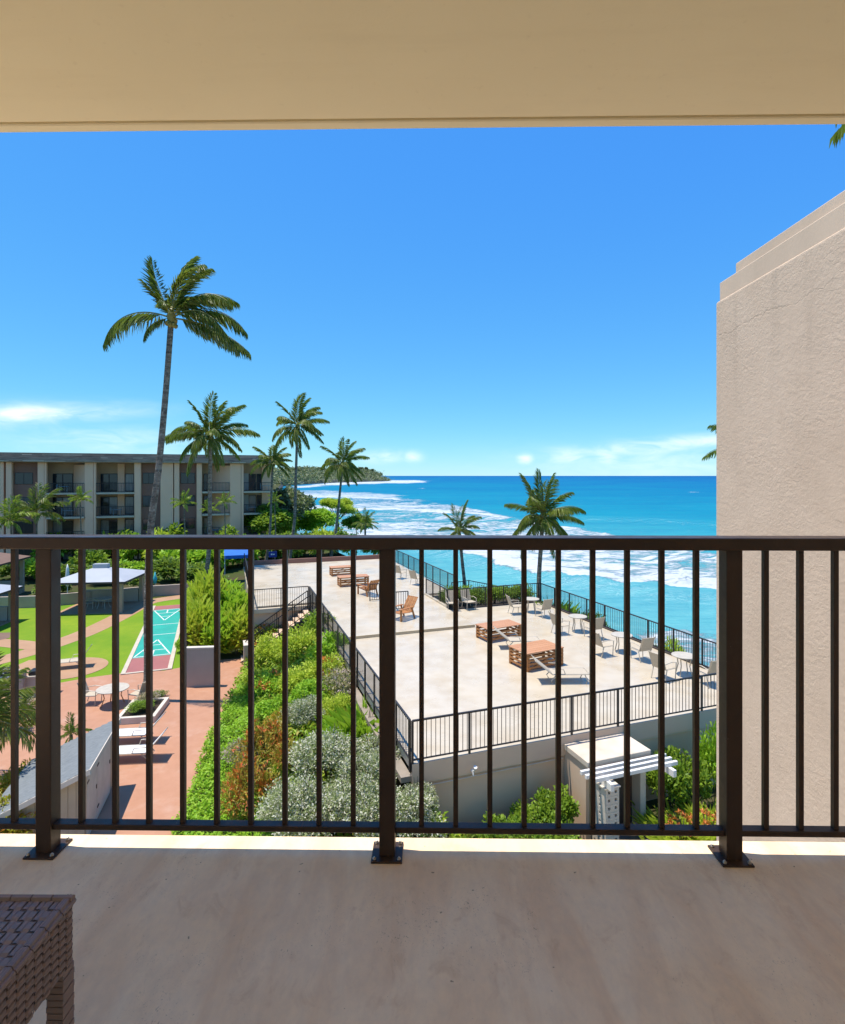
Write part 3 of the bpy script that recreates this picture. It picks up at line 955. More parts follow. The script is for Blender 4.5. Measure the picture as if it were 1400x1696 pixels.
MB().box(6.9, 12.6, 14.38, 14.55, DZ - 0.35, DZ + 0.05).build('sea_kerb', M['tdark'], ter)
colm = MB().box(-0.09, 0.09, -0.09, 0.09, -0.1, DZ - 0.43).mesh('column', M['tdark'])  # columns coloured dark for the shade under the walkway
for k in range(14):
    put('column', colm, ter, (-0.20, 0.6 + k * 1.18, 0))
slm = MB().box(-0.02, 0.02, -0.55, 0.55, -0.02, 0.02).mesh('recess_slat', M['tdark'])  # dark slats stand in for the shadowed recess between the columns
for k in range(13):
    for j in range(9):
        put('recess_slat', slm, ter, (-0.05, 1.19 + k * 1.18, 0.25 + j * 0.2))
# planter strip beside the sea
MB().prism([(6.95, 14.56), (13.4, 14.56), (11.0, 19.4), (8.95, 19.4), (8.95, 17.95), (6.95, 17.95)], 0.0, DZ - 0.25).build('planter', M['soil'], ter)
# conduit and a wall lamp on the front wall
MB().tube([(0.3, 0.0, DZ - 0.62), (4.4, 0.0, DZ - 0.60)], 0.014, 6).build('conduit', M['cream'], ter)
# entrance porch
MB().box(4.45, 4.62, -0.95, 0.05, -0.1, 2.05).build('porch_wall', M['twall'], ter)
MB().box(6.2, 6.38, -0.95, 0.05, -0.1, 2.05).build('porch_wall', M['cream'], ter)
MB().box(4.40, 6.42, -1.1, -0.032, 2.05, 2.2).build('porch_roof', M['canopy_top'], ter, bevel=0.01)
MB().box(4.42, 6.40, -1.08, -0.95, 1.82, 2.048).build('porch_lintel', M['twall'], ter)
dr = MB().box(5.1, 6.19, -0.62, -0.56, 0.0, 1.95).build('door', M['door'], ter)
MB().box(5.16, 5.19, -0.66, -0.62, 0.95, 1.1).build('door_handle', M['steel'], dr)
for vv in (-1.22, -1.42, -1.62):
    MB().box(4.10, 6.80, vv - 0.04, vv + 0.04, 2.0, 2.10).build('pergola_slat', M['white'], ter, bevel=0.005)
for uu in (4.58, 6.52):
    MB().box(uu - 0.05, uu + 0.05, -1.85, -1.10, 1.82, 1.998).build('pergola_beam', M['white'], ter, bevel=0.005)
# pierced block pillar: each block is a frame around a square hole
blk = MB()
s_, h_ = 0.1, 0.035
blk.box(-s_, s_, -0.07, 0.07, -s_, -h_).box(-s_, s_, -0.07, 0.07, h_, s_ - 0.006).box(-s_, -h_, -0.07, 0.07, -h_, h_).box(h_, s_, -0.07, 0.07, -h_, h_)
blkm = blk.mesh('pierced_block', M['cream'])
for k in range(9):
    for j, (uu, vv, rz) in enumerate(((4.60, -1.62, 0), (4.80, -1.62, 0), (4.57, -1.45, math.pi / 2), (4.57, -1.25, math.pi / 2))):
        put('pierced_block', blkm, ter, (uu, vv, 0.1 + k * 0.2), (0, 0, rz))
MB().box(4.46, 4.94, -1.70, -1.15, 1.79, 1.818).build('pillar_cap', M['cream'], ter)
lamp = empty('flood_lamp', T(1.62, -0.03, DZ - 0.44), TH, 'small white flood lamp fixed to the terrace front wall', 'lamp')
MB().tube([(0, 0, 0), (0, -0.05, 0.0)], 0.04, 10).build('mount', M['white'], lamp, smooth=False)
MB().tube([(0, -0.05, 0.0), (0.03, -0.10, 0.05), (0.02, -0.16, 0.16)], [0.018, 0.02, 0.05], 10).build('head', M['white'], lamp, smooth=False)
MB().tube([(0, -0.05, 0.0), (0.0, -0.08, -0.10)], [0.02, 0.02], 8).build('sensor', M['white'], lamp, smooth=False)


# railings of the terrace
def railing(name, label, pts, h=1.07, bs=0.125, ps=1.5, base=0.09, group='terrace railings', fine=True, drop=0.22, mat='trail', w=0.014):
    root = empty(name, T(pts[0][0], pts[0][1], pts[0][2]), TH, label, 'railing', group)
    L = [Vector((p[0] - pts[0][0], p[1] - pts[0][1], p[2] - pts[0][2])) for p in pts]
    m = M[mat]
    bmesh_ = MB().box(-w / 2, w / 2, -w / 2, w / 2, base, h).mesh('baluster', m)
    pm = MB().box(-0.025, 0.025, -0.025, 0.025, -drop, h).mesh('post', m)
    joined = MB()
    for a, b in zip(L[:-1], L[1:]):
        d = b - a
        n = d.normalized()
        ln = d.length
        MB().beam(a + Vector((0, 0, h)), b + Vector((0, 0, h)), 0.055, 0.04).build('top_rail', m, root)
        MB().beam(a + Vector((0, 0, base)), b + Vector((0, 0, base)), 0.035, 0.03).build('bottom_rail', m, root)
        npst = max(1, round(ln / ps))
        for k in range(npst + 1):
            put('post', pm, root, a + d * (k / npst), (0, 0, math.atan2(d.y, d.x)))
        nb = max(2, round(ln / bs))
        for k in range(1, nb):
            p = a + d * (k / nb)
            if fine:
                put('baluster', bmesh_, root, p)
            else:
                joined.box(p.x - w / 2, p.x + w / 2, p.y - w / 2, p.y + w / 2, p.z + base, p.z + h)
    if not fine:
        o = joined.build('baluster_infill', m, root)
        o['kind'] = 'stuff'
    return root


railing('deck_railing', 'dark deck railing above the grey front wall with the porch', [(0.0, 0.0, DZ), (12.45, 0.0, DZ)])
railing('deck_railing', 'long dark railing above the planted slope at the side of the deck', [(-0.05, 0.06, DZ), (-0.05, 17.85, DZ)], ps=1.2)
railing('deck_railing', 'dark railing along the deck kerb nearest the breaking waves', [(12.5, 0.15, DZ), (12.5, 14.4, DZ)])
railing('deck_railing', 'dark railing between the sun deck and the hedge planter', [(12.4, 14.47, DZ), (6.83, 14.47, DZ), (6.83, 17.9, DZ)], ps=1.1)
railing('deck_railing', 'dark railing on the far stretch of deck above the sea', [(8.85, 18.1, DZ), (8.85, 32.9, DZ)], ps=1.3)
railing('deck_railing', 'short dark railing beside the head of the deck stairs', [(-0.1, 17.95, DZ), (-3.05, 17.95, DZ)])
railing('deck_railing', 'dark railing above the tall leafy shrubs beside the lawn', [(-3.05, 18.05, DZ), (-3.05, 32.9, DZ)], bs=0.2)
railing('planter_railing', 'lower dark railing outside the hedge planter above the water', [(8.9, 18.9, DZ - 0.55), (10.2, 19.2, DZ - 0.55), (12.9, 15.2, DZ - 0.8)], bs=0.16)
# stairs from the deck to the garden
stp = empty('garden_stairs', T(-0.15, 16.75, 0), TH, 'dark concrete stairs descending from the deck into the planting', 'stairs')
for k in range(13):
    MB().box(-(k + 1) * 0.27, -k * 0.27, 0, 1.1, DZ - (k + 1) * 0.18 - 0.12, DZ - (k + 1) * 0.18).build('step', M['twall'], stp)
for vv in (0.02, 1.08):
    MB().beam((0, vv, DZ - 0.35), (-13 * 0.27, vv, 0.0 - 0.1), 0.05, 0.28).build('stringer', M['tdark'], stp)
railing('stair_handrail', 'sloping dark handrail of the garden stairs on the planted side', [(-0.15, 16.72, DZ - 0.1), (-0.15 - 3.3, 16.72, 0.15)], h=0.95, bs=0.14, ps=1.1, drop=0.05)
railing('stair_handrail', 'sloping dark handrail of the garden stairs against the wall', [(-0.15, 17.86, DZ - 0.1), (-0.15 - 3.3, 17.86, 0.15)], h=0.95, bs=0.14, ps=1.1, drop=0.05)
# guard rail standing on the upper deck
UZ = DZ + 0.112
railing('guard_rail', 'black guard rail standing free on the upper deck by the wooden loungers', [(3.27, 17.4, UZ), (4.2, 17.4, UZ), (3.95, 14.9, UZ), (4.72, 14.9, UZ)], h=0.95, bs=0.14, ps=2.0, base=0.06, drop=0.0, mat='black', w=0.02)
# ------------------------------------------------------------------ apartment block across the garden
BP = Vector((-45.8, 60.0, -0.4))
bld = empty('apartment_building', BP, TH, 'four storey beige apartment block with brown panels and balconies behind the palms', 'building')


def ft(zx):
    """distance along the facade of a feature"""
    r = (zx / 2.9167 - CX) / FPX
    return (45.8 + 60.0 * r) / (0.9426 - 0.3338 * r)


FL = [0.0, 2.7, 5.4, 8.1]
TOP = 11.55
DEP = 1.9


def bpart(name, material, x0, x1, y0, y1, z0, z1, parent=None, bevel=0.0):
    return MB().box(x0, x1, y0, y1, z0, z1).build(name, material, parent or bld, bevel=bevel)


x_end = ft(1325)
bpart('core_wall', M['bwall2'], -14, x_end - 0.1, DEP + 0.05, 11.0, 0, TOP - 0.02)
# roof with a shake covered fascia
rf = bpart('roof', M['shake'], -14.5, x_end + 1.0, -0.75, 11.5, TOP, TOP + 0.12)
for k, (oy, z0, z1) in enumerate(((-0.80, 0.12, 0.42), (-0.72, 0.42, 0.70), (-0.62, 0.70, 0.98))):
    MB().box(-14.5, x_end + 1.0, oy, -0.45, TOP + z0 - (0.12 if k == 0 else 0), TOP + z1).build('shake_course', M['shake'], rf)
    MB().box(x_end + 0.9, x_end + 1.0 + 0.05 * (2 - k), oy, 11.5, TOP + z0 + 0.002, TOP + z1 - 0.002).build('shake_course', M['shake'], rf)
MB().box(-14.5, x_end + 0.98, -0.5, 11.4, TOP + 0.12, TOP + 0.9).build('roof_deck', M['shake'], rf)
for k_, (oy, z_) in enumerate(((-0.815, 0.02), (-0.735, 0.44), (-0.635, 0.72))):
    x = -14.5
    rj = random.Random(50 + k_)
    while x < x_end + 0.9:
        w_ = rj.uniform(0.7, 2.6)
        if rj.random() < 0.72:
            MB().box(x, min(x + w_ - 0.04, x_end + 0.9), oy, oy + 0.012, TOP + z_, TOP + z_ + rj.uniform(0.05, 0.10)).build('weathered_shake', M['bslab'] if rj.random() < 0.45 else M['shake_lt'], rf)
        x += w_
MB().box(-14.4, x_end + 0.9, -0.70, DEP, TOP - 0.06, TOP - 0.004).build('soffit', M['bwall2'], rf)


def pier(za, zb, y0=-0.25, y1=0.35):
    bpart('pier', M['bwall'], ft(za), ft(zb), y0, y1, 0, TOP - 0.07)


def brown(za, zb, wa, wb):
    xa, xb = ft(za), ft(zb)
    bpart('infill_panel', M['bbrown'], xa, xb, 0.40, 0.55, 0, TOP - 0.08)
    for z in FL:
        w = bpart('window', M['tdark'], ft(wa), ft(wb), 0.36, 0.42, z + 0.95, z + 2.25)
        xm = (ft(wa) + ft(wb)) / 2
        bpart('pane', M['glass'], ft(wa) + 0.05, xm - 0.03, 0.335, 0.357, z + 1.0, z + 2.2, w)
        bpart('pane', M['glass'], xm + 0.03, ft(wb) - 0.05, 0.335, 0.357, z + 1.0, z + 2.2, w)


def bay(za, zb, doors, inner=None, ends=None, group_rail=True, open_end=False):
    xa, xb = ft(za), ft(zb)
    for i, z in enumerate(FL):
        top = FL[i + 1] if i < 3 else TOP - 0.1
        if i:
            bpart('balcony_slab', M['bslab'], xa, xb + (0.05 if open_end else 0), -0.35, DEP + 0.04, z - 0.2, z)
        # inner walls
        if inner:
            MB().prism([(ft(inner[0]), DEP), (ft(inner[1]), -0.1), (ft(inner[1]) + 0.15, -0.1), (ft(inner[1]) + 0.15, DEP)], z, top - 0.2).build('party_wall', M['bwall'], bld)
        for (da, db) in doors:
            f = bpart('sliding_door', M['tdark'], ft(da), ft(db), DEP - 0.06, DEP + 0.04, z + 0.02, z + 2.15)
            n = max(1, round((ft(db) - ft(da)) / 1.0))
            w = (ft(db) - ft(da)) / n
            for k in range(n):
                bpart('pane', M['glass_curtain'] if rnd.random() < 0.3 else M['glass'], ft(da) + k * w + 0.05, ft(da) + (k + 1) * w - 0.05, DEP - 0.10, DEP - 0.063, z + 0.1, z + 2.08, f)
        if i:
            r = bpart('balcony_rail', M['trail'], xa, xb, -0.30, -0.25, z + 1.02, z + 1.08)
            mb = MB()
            n = int((xb - xa) / 0.16)
            for k in range(n + 1):
                x = xa + (xb - xa) * k / n
                mb.box(x - 0.014, x + 0.014, -0.29, -0.262, z + 0.001, z + 1.021)
            mb.box(xa, xb, -0.295, -0.255, z + 0.08, z + 0.12)
            g = mb.build('balusters', M['trail'], r)
            g['kind'] = 'stuff'
            if open_end:
                bpart('balcony_rail', M['trail'], xb - 0.03, xb + 0.02, -0.25, DEP, z + 1.02, z + 1.08)


pier(-420, -380); pier(-250, -225); pier(-60, 22); pier(33, 60)
brown(62, 186, 66, 155)
pier(186, 216); pier(217, 227, -0.2, 0.3)
bay(228, 410, [(232, 332)], inner=(335, 412))
pier(413, 454); pier(456, 466, -0.3, 0.3)
bay(468, 650, [(470, 555), (592, 636)], inner=None)
bpart('party_wall', M['bwall'], ft(556), ft(590), DEP - 0.25, DEP + 0.04, 0, TOP - 0.1)
pier(651, 682)
brown(683, 776, 688, 748)
pier(777, 838, -0.25, 0.5); pier(843, 867)
brown(868, 950, 872, 942)
pier(951, 976)
bay(978, 1110, [(982, 1015)], inner=(1020, 1112))
pier(1112, 1164, -0.25, 0.5); pier(1166, 1177, -0.3, 0.3)
bay(1178, 1322, [(1205, 1240), (1245, 1268)], open_end=True)
for i, z in enumerate(FL):
    bpart('pale_curtain', M['curtain'], ft(1180), ft(1204), DEP - 0.12, DEP + 0.04, z + 0.1, z + 2.2)
bpart('end_wall', M['bwall'], ft(1270), ft(1325) - 0.12, DEP - 0.15, DEP + 0.045, 0, TOP - 0.1)
brown(-215, -70, -205, -150)
bay(-380, -255, [(-370, -300)])


# ------------------------------------------------------------------ furniture makers
def chair_parts(root, fm, sm, seat_h=0.42, w=0.55):
    h = w / 2
    MB().box(-h + 0.03, h - 0.03, -0.26, 0.24, seat_h - 0.02, seat_h + 0.015).build('seat', sm, root, bevel=0.008)
    MB().add([(-h + 0.03, 0.24, seat_h), (h - 0.03, 0.24, seat_h), (h - 0.03, 0.44, seat_h + 0.55), (-h + 0.03, 0.44, seat_h + 0.55),
              (-h + 0.03, 0.275, seat_h), (h - 0.03, 0.275, seat_h), (h - 0.03, 0.475, seat_h + 0.55), (-h + 0.03, 0.475, seat_h + 0.55)],
             [(0, 1, 2, 3), (7, 6, 5, 4), (0, 4, 5, 1), (1, 5, 6, 2), (2, 6, 7, 3), (3, 7, 4, 0)]).build('backrest', sm, root)
    for s in (-1, 1):
        MB().tube([(s * h, -0.26, seat_h), (s * h, 0.25, seat_h), (s * h, 0.46, seat_h + 0.58)], 0.018, 6).build('side_frame', fm, root)
        MB().tube([(s * h, -0.24, 0.0), (s * (h + 0.01), -0.28, 0.62), (s * (h + 0.01), 0.0, 0.66), (s * h, 0.33, 0.62)], 0.018, 6).build('armrest', fm, root)
        MB().tube([(s * h, 0.20, seat_h), (s * h, 0.33, 0.0)], 0.018, 6).build('leg', fm, root)


def sling_chair(loc, rz, label, group):
    r = empty('sling_chair', loc, rz, label, 'chair', group)
    chair_parts(r, M['frame_white'], M['sling'])
    return r


def lounger(loc, rz, label, group, fm=None, sm=None, back=35, name='sun_lounger'):
    fm, sm = fm or M['frame_white'], sm or M['sling']
    r = empty(name, loc, rz, label, 'lounger', group)
    c, s = math.cos(R(back)), math.sin(R(back))
    MB().box(-0.28, 0.28, -0.75, 0.50, 0.33, 0.355).build('bed', sm, r, bevel=0.006)
    MB().add([(-0.28, 0.5, 0.33), (0.28, 0.5, 0.33), (0.28, 0.5 + 0.72 * c, 0.33 + 0.72 * s), (-0.28, 0.5 + 0.72 * c, 0.33 + 0.72 * s),
              (-0.28, 0.49, 0.36), (0.28, 0.49, 0.36), (0.28, 0.49 + 0.72 * c, 0.36 + 0.72 * s), (-0.28, 0.49 + 0.72 * c, 0.36 + 0.72 * s)],
             [(3, 2, 1, 0), (4, 5, 6, 7), (0, 1, 5, 4), (1, 2, 6, 5), (2, 3, 7, 6), (3, 0, 4, 7)]).build('backrest', sm, r)
    for q in (-1, 1):
        x = q * 0.31
        MB().tube([(x, -0.8, 0.34), (x, 0.5, 0.34), (x, 0.5 + 0.76 * c, 0.35 + 0.76 * s)], 0.02, 6).build('side_frame', fm, r)
        MB().tube([(x, -0.62, 0.34), (x, -0.72, 0.12), (x, -0.66, 0.0)], 0.018, 6).build('leg', fm, r)
        MB().tube([(x, 0.35, 0.34), (x, 0.55, 0.12), (x, 0.48, 0.0)], 0.018, 6).build('leg', fm, r)
        MB().tube([(x, 0.05, 0.34), (x, 0.12, 0.52), (x, 0.5, 0.54)], 0.016, 6).build('armrest', fm, r)
    MB().tube([(-0.31, -0.8, 0.34), (0.31, -0.8, 0.34)], 0.02, 6).build('end_bar', fm, r)
    return r


def round_table(loc, rad, label, group=None, h=0.72, mtop=None, mleg=None):
    r = empty('round_table', loc, 0.3, label, 'table', group)
    MB().tube([(0, 0, h - 0.03), (0, 0, h)], rad, 24).build('table_top', mtop or M['frame_white'], r)
    for k in range(4):
        a = k * math.pi / 2 + 0.4
        MB().tube([(rad * 0.62 * math.cos(a), rad * 0.62 * math.sin(a), h - 0.03), (rad * 0.5 * math.cos(a), rad * 0.5 * math.sin(a), h * 0.5), (rad * 0.72 * math.cos(a), rad * 0.72 * math.sin(a), 0)], 0.02, 6).build('leg', mleg or M['frame_white'], r)
    return r


def slat_box(loc, rz, lx, ly, h, label, group):
    r = empty('wooden_deck_box', loc, rz, label, 'deck box', group)
    n = max(4, round(ly / 0.2))
    for k in range(n):
        y = -ly / 2 + (k + 0.5) * ly / n
        MB().box(-lx / 2 - 0.03, lx / 2 + 0.03, y - ly / n / 2 + 0.004, y + ly / n / 2 - 0.004, h - 0.035, h).build('top_plank', M['cedar_top'], r)
    for sx in (-1, 1):
        for sy in (-1, 1):
            MB().box(sx * (lx / 2 - 0.05) - 0.045, sx * (lx / 2 - 0.05) + 0.045, sy * (ly / 2 - 0.05) - 0.045, sy * (ly / 2 - 0.05) + 0.045, 0, h - 0.037).build('corner_post', M['cedar'], r)
    k, z = 0, 0.10
    while z < h - 0.1:
        for s in (-1, 1):
            MB().box(-lx / 2 + 0.005, lx / 2 - 0.005, s * (ly / 2 - 0.005) - 0.012, s * (ly / 2 - 0.005) + 0.012, z, z + 0.075).build('slat', M['cedar'], r)
            MB().box(s * (lx / 2 - 0.005) - 0.012, s * (lx / 2 - 0.005) + 0.012, -ly / 2 + 0.01, ly / 2 - 0.01, z, z + 0.075).build('slat', M['cedar'], r)
        z += 0.135
    for s in (-1, 1):
        MB().beam((-lx / 2 + 0.1, s * (ly / 2 - 0.028), 0.08), (lx / 2 - 0.1, s * (ly / 2 - 0.028), h - 0.08), 0.02, 0.07, (0, 1, 0)).build('brace', M['cedar'], r)
    return r


def on_deck(px, py, z=DZ):
    return gp(px, py, z + 0.001)


# ------------------------------------------------------------------ things on the terrace
slat_box(on_deck(826, 1056), TH + R(8), 1.75, 1.0, 0.60, 'slatted cedar deck box on the sun deck, farther from the porch', None)
slat_box(on_deck(888, 1100), TH + R(8), 1.7, 1.15, 0.68, 'slatted cedar deck box on the sun deck, nearer the porch', None)
slat_box(gp(566, 952, UZ), TH, 1.6, 0.9, 0.6, 'cedar deck box on the upper deck nearest the rear kerb', None)
slat_box(gp(585, 969, UZ), TH, 1.9, 0.9, 0.6, 'cedar deck box on the upper deck beside the wooden lounge chair', None)


def wood_chair(loc, rz, label):
    r = empty('wooden_lounge_chair', loc, rz, label, 'chair', None)
    for k in range(6):
        y = -0.55 + k * 0.14
        MB().box(-0.32, 0.32, y - 0.055, y + 0.055, 0.36 - k * 0.012, 0.385 - k * 0.012).build('seat_slat', M['cedar'], r)
    for k in range(5):
        x = -0.27 + k * 0.135
        MB().beam((x, 0.26, 0.3), (x, 0.75, 0.98), 0.11, 0.022).build('back_slat', M['cedar'], r)
    for s in (-1, 1):
        MB().box(s * 0.36 - 0.035, s * 0.36 + 0.035, -0.58, -0.5, 0, 0.56).build('leg', M['cedar'], r)
        MB().beam((s * 0.36, 0.45, 0.0), (s * 0.36, 0.22, 0.58), 0.06, 0.07).build('leg', M['cedar'], r)
        MB().box(s * 0.36 - 0.07, s * 0.36 + 0.07, -0.62, 0.36, 0.56, 0.59).build('armrest', M['cedar'], r)
    return r


wood_chair(gp(668, 1024, UZ), TH + R(-60), 'wooden lounge chair in front of the black guard rail, nearer the deck step')
wood_chair(gp(610, 985, UZ), TH + R(200), 'wooden lounge chair beside the far pair of cedar deck boxes')
lounger(on_deck(935, 1128), TH + R(72), 'white sling sun lounger on the deck beside the nearer cedar box', None, back=38)
lounger(on_deck(862, 1072), TH + R(72), 'white sling sun lounger between the two cedar deck boxes', None, back=38)
sling_chair(on_deck(749, 1011), TH + R(-10), 'cream sling chair with its back to the planter hedge, left of the pair', None)
sling_chair(on_deck(777, 1009), TH + R(8), 'cream sling chair with its back to the planter hedge, right of the pair', None)
sets = [(880, 1014, 'nearest the sea palm'), (957, 1046, 'second from the sea palm'), (1030, 1080, 'third from the sea palm'), (1133, 1118, 'nearest the front railing')]
for i, (px, py, where) in enumerate(sets):
    c = on_deck(px, py)
    round_table(c, 0.42, 'round white table along the sea railing, ' + where, 'round tables along the sea railing')
    sling_chair(c - U * 0.95 - V * 0.05, TH + math.pi / 2 + R(6 * i - 8), 'cream sling chair facing the sea, at the round table ' + where, 'sling chairs at the round tables')
    sling_chair(c - V * 1.0 + U * 0.1, TH + math.pi + R(5 - 4 * i), 'cream sling chair turned from the porch, at the round table ' + where, 'sling chairs at the round tables')
for px, py, lab in ((664, 958, 'pale sling chair on the upper deck by the sea rail, nearer the rear kerb'), (690, 968, 'pale sling chair on the upper deck by the planter corner')):
    sling_chair(gp(px, py, UZ), TH + R(120), lab, None)


# ------------------------------------------------------------------ things in the garden
tb = gp(187, 1168)
round_table(tb, 0.62, 'round table with two chairs on the pink patio beside the palm planter', None, 0.72, M['frame_white'], M['cedar'])
sling_chair(tb + Vector((-0.95, 0.15, 0)), R(90 + 5), 'cream patio chair at the round table, on the side toward the grill', None)
sling_chair(tb + Vector((0.95, 0.25, 0)), R(-90 - 15), 'cream patio chair at the round table, on the side toward the palm planter', None)
lounger(gp(222, 1228), R(-84), 'white sun lounger on the pink patio nearer the palm planter', None, sm=M['whitecloth'], back=48)
lounger(gp(222, 1258), R(-84), 'white sun lounger on the pink patio nearer the grey roofed shed', None, sm=M['whitecloth'], back=48)
lounger(pc + Vector((-0.15, 0.1, 0.021)), R(-70), 'cream lounge chair on the round pad in the lawn', None, back=55)
# planter with the tall palm
pl = empty('palm_planter', gp(238, 1182), R(9), 'low square kerbed planter of green ground plants around the tall palm trunk', 'planter')
for (x0, x1, y0, y1) in ((-0.72, 0.72, -0.95, -0.80), (-0.72, 0.72, 0.80, 0.95), (-0.72, -0.57, -0.80, 0.80), (0.57, 0.72, -0.80, 0.80)):
    MB().box(x0, x1, y0, y1, 0, 0.26).build('kerb', M['cream'], pl, bevel=0.01)
MB().box(-0.57, 0.57, -0.8, 0.8, 0, 0.2).build('soil', M['soil'], pl)
# free standing wall and small wall end
fw = empty('privacy_wall', gp(334, 1138), TH * 0.3, 'free standing tan screen wall between the patio and the shuffleboard court', 'wall')
MB().box(-0.68, 0.68, 0, 0.22, 0, 1.74).build('panel', M['gwall'], fw, bevel=0.01)
MB().box(-0.70, 0.70, -0.02, 0.24, 1.741, 1.80).build('cap', M['cream'], fw)
sw_ = empty('gate_pier', gp(409, 1103), TH, 'short tan wall end beside the leafy slope', 'wall')
MB().box(-0.14, 0.14, 0, 0.9, 0, 1.0).build('pier', M['gwall'], sw_, bevel=0.01)
MB().box(-0.16, 0.16, -0.02, 0.92, 1.001, 1.05).build('cap', M['cream'], sw_)
# garden wall behind the lawn
gw = empty('garden_wall', gp(320, 984), 0, 'long low tan retaining wall behind the lawn and pavilion', 'wall')
mb = MB()
wpts = [gp(330, 983), gp(250, 988), gp(150, 998), gp(60, 1006), gp(-120, 1012)]
o0 = Vector(gw.location)
for a, b in zip(wpts[:-1], wpts[1:]):
    n = max(1, round((b - a).length / 2.4))
    for k in range(n):
        p, q_ = a + (b - a) * (k / n), a + (b - a) * ((k + 1) / n)
        d = (q_ - p).normalized() * 0.01
        MB().beam(p - o0 + d + Vector((0, 0, 0.42)), q_ - o0 - d + Vector((0, 0, 0.42)), 0.2, 0.85).build('wall_panel', M['gwall'], gw)


def pavilion(loc, rz, lx, ly, h, rise, label, mroof, name='garden_pavilion'):
    r = empty(name, loc, rz, label, 'pavilion')
    ov = 0.45
    X_, Y_ = lx / 2 + ov, ly / 2 + ov
    rl = max(0.2, X_ - Y_)
    rf = MB().add([(-X_, -Y_, h), (X_, -Y_, h), (X_, Y_, h), (-X_, Y_, h), (-rl, 0, h + rise), (rl, 0, h + rise)],
                  [(0, 1, 5, 4), (1, 2, 5), (2, 3, 4, 5), (3, 0, 4)]).build('roof', mroof, r)
    MB().box(-X_ + 0.01, X_ - 0.01, -Y_ + 0.01, Y_ - 0.01, h - 0.14, h - 0.004).build('fascia', M['tdark'], rf)
    MB().box(-0.5, 0.5, -0.22, 0.22, h + rise - 0.12, h + rise + 0.22).build('vent_cap', mroof, rf)
    for sx in (-1, 1):
        for sy in (-1, 1):
            MB().box(sx * lx / 2 - 0.13, sx * lx / 2 + 0.13, sy * ly / 2 - 0.13, sy * ly / 2 + 0.13, 0, h - 0.142).build('post', M['post'], r)
    MB().box(-lx / 2 + 0.2, lx / 2 - 0.2, ly / 2 - 0.12, ly / 2 + 0.08, 0, 0.95).build('low_wall', M['gwall'], r)
    MB().box(-lx / 2 - 0.2, lx / 2 + 0.2, -ly / 2 - 0.2, ly / 2 + 0.2, -0.05, 0.03).build('floor_slab', M['path'], r)
    return r


pv = pavilion(gp(168, 1006), R(6), 4.2, 3.6, 2.25, 0.72, 'grey hip roofed garden pavilion on tan posts behind the lawn', M['pav_roof'])
round_table(gp(172, 1008) + Vector((0, 0, 0.031)), 0.6, 'cream round table under the grey pavilion roof', None)
sling_chair(gp(150, 1008) + Vector((0, 0, 0.031)), R(100), 'cream chair under the grey pavilion roof', None)
pavilion(gp(-58, 1040), R(6), 3.6, 3.2, 2.2, 0.7, 'grey hip roof of a garden pavilion cut off beside the lawn', M['pav_roof'])
pavilion(gp(-35, 990), R(10), 4.4, 3.6, 2.9, 0.8, 'brown hip roofed shelter among the shrubs beyond the garden wall', M['brown_roof'], 'garden_shelter')
# planted bed with tan kerb at the lawn's side
sheet('play_pad', [gp(-60, 1050), gp(18, 1048), gp(16, 1057), gp(-60, 1075)], 0.02, M['brown_roof'])
# grill corner
bq = empty('barbecue_counter', gp(34, 1158), R(12), 'tan stone barbecue counter with black worktop on the patio', 'counter')
MB().box(-0.17, 0.17, -0.17, 0.17, 0, 1.25).build('stone_column', M['stone'], bq, bevel=0.02)
MB().box(0.17, 1.15, 0.1, 0.7, 0, 0.86).build('cabinet', M['gwall'], bq)
MB().box(0.18, 1.2, 0.05, 0.75, 0.861, 0.92).build('worktop', M['kerb'], bq)
MB().box(0.22, 0.9, 0.15, 0.65, 0.921, 1.12).build('grill_hood', M['black'], bq, bevel=0.05, seg=2)
gr = empty('barbecue_grill', gp(2, 1150), R(12), 'steel barbecue grill with black lid beside the stone counter', 'grill')
MB().box(-0.6, 0.45, -0.3, 0.3, 0.1, 0.85).build('cart', M['steel'], gr, bevel=0.02)
MB().tube([(-0.58, 0.0, 0.9), (0.42, 0.0, 0.9)], 0.27, 14).build('lid', M['black'], gr, smooth=False)
MB().tube([(-0.4, -0.29, 1.0), (0.25, -0.29, 1.0)], 0.018, 8).build('lid_handle', M['steel'], gr)
for sx in (-0.5, 0.35):
    MB().box(sx - 0.03, sx + 0.03, -0.28, 0.28, 0, 0.1).build('foot', M['black'], gr)

# shed with a single pitch roof
sh = empty('garden_shed', Vector((-8.80, 14.42, 0)), R(16), 'tan board sided shed with grey single pitch roof beside the patio', 'shed')
SL = 0.42
hi = 1.98
slx = 2.05
sly = 2.75
MB().add([(0, 0, 0), (-slx, 0, 0), (-slx, 0, hi - 0.1 - SL * slx), (0, 0, hi - 0.1)], [(0, 1, 2, 3)]).build('end_wall', M['shed_wall'], sh)
for k in range(11):
    x0 = -slx * k / 11
    x1 = -slx * (k + 1) / 11 + 0.012
    MB().add([(x0, -0.001, 0.02), (x1, -0.001, 0.02), (x1, -0.001, hi - 0.12 + SL * x1), (x0, -0.001, hi - 0.12 + SL * x0),
              (x0, -0.02, 0.02), (x1, -0.02, 0.02), (x1, -0.02, hi - 0.12 + SL * x1), (x0, -0.02, hi - 0.12 + SL * x0)],
             [(0, 1, 2, 3), (7, 6, 5, 4), (0, 4, 5, 1), (1, 5, 6, 2), (2, 6, 7, 3), (3, 7, 4, 0)]).build('siding_board', M['shed_wall'], sh)
MB().box(-0.04, 0.0, 0.0, sly, 0, hi - 0.1).build('side_wall', M['shed_wall'], sh)
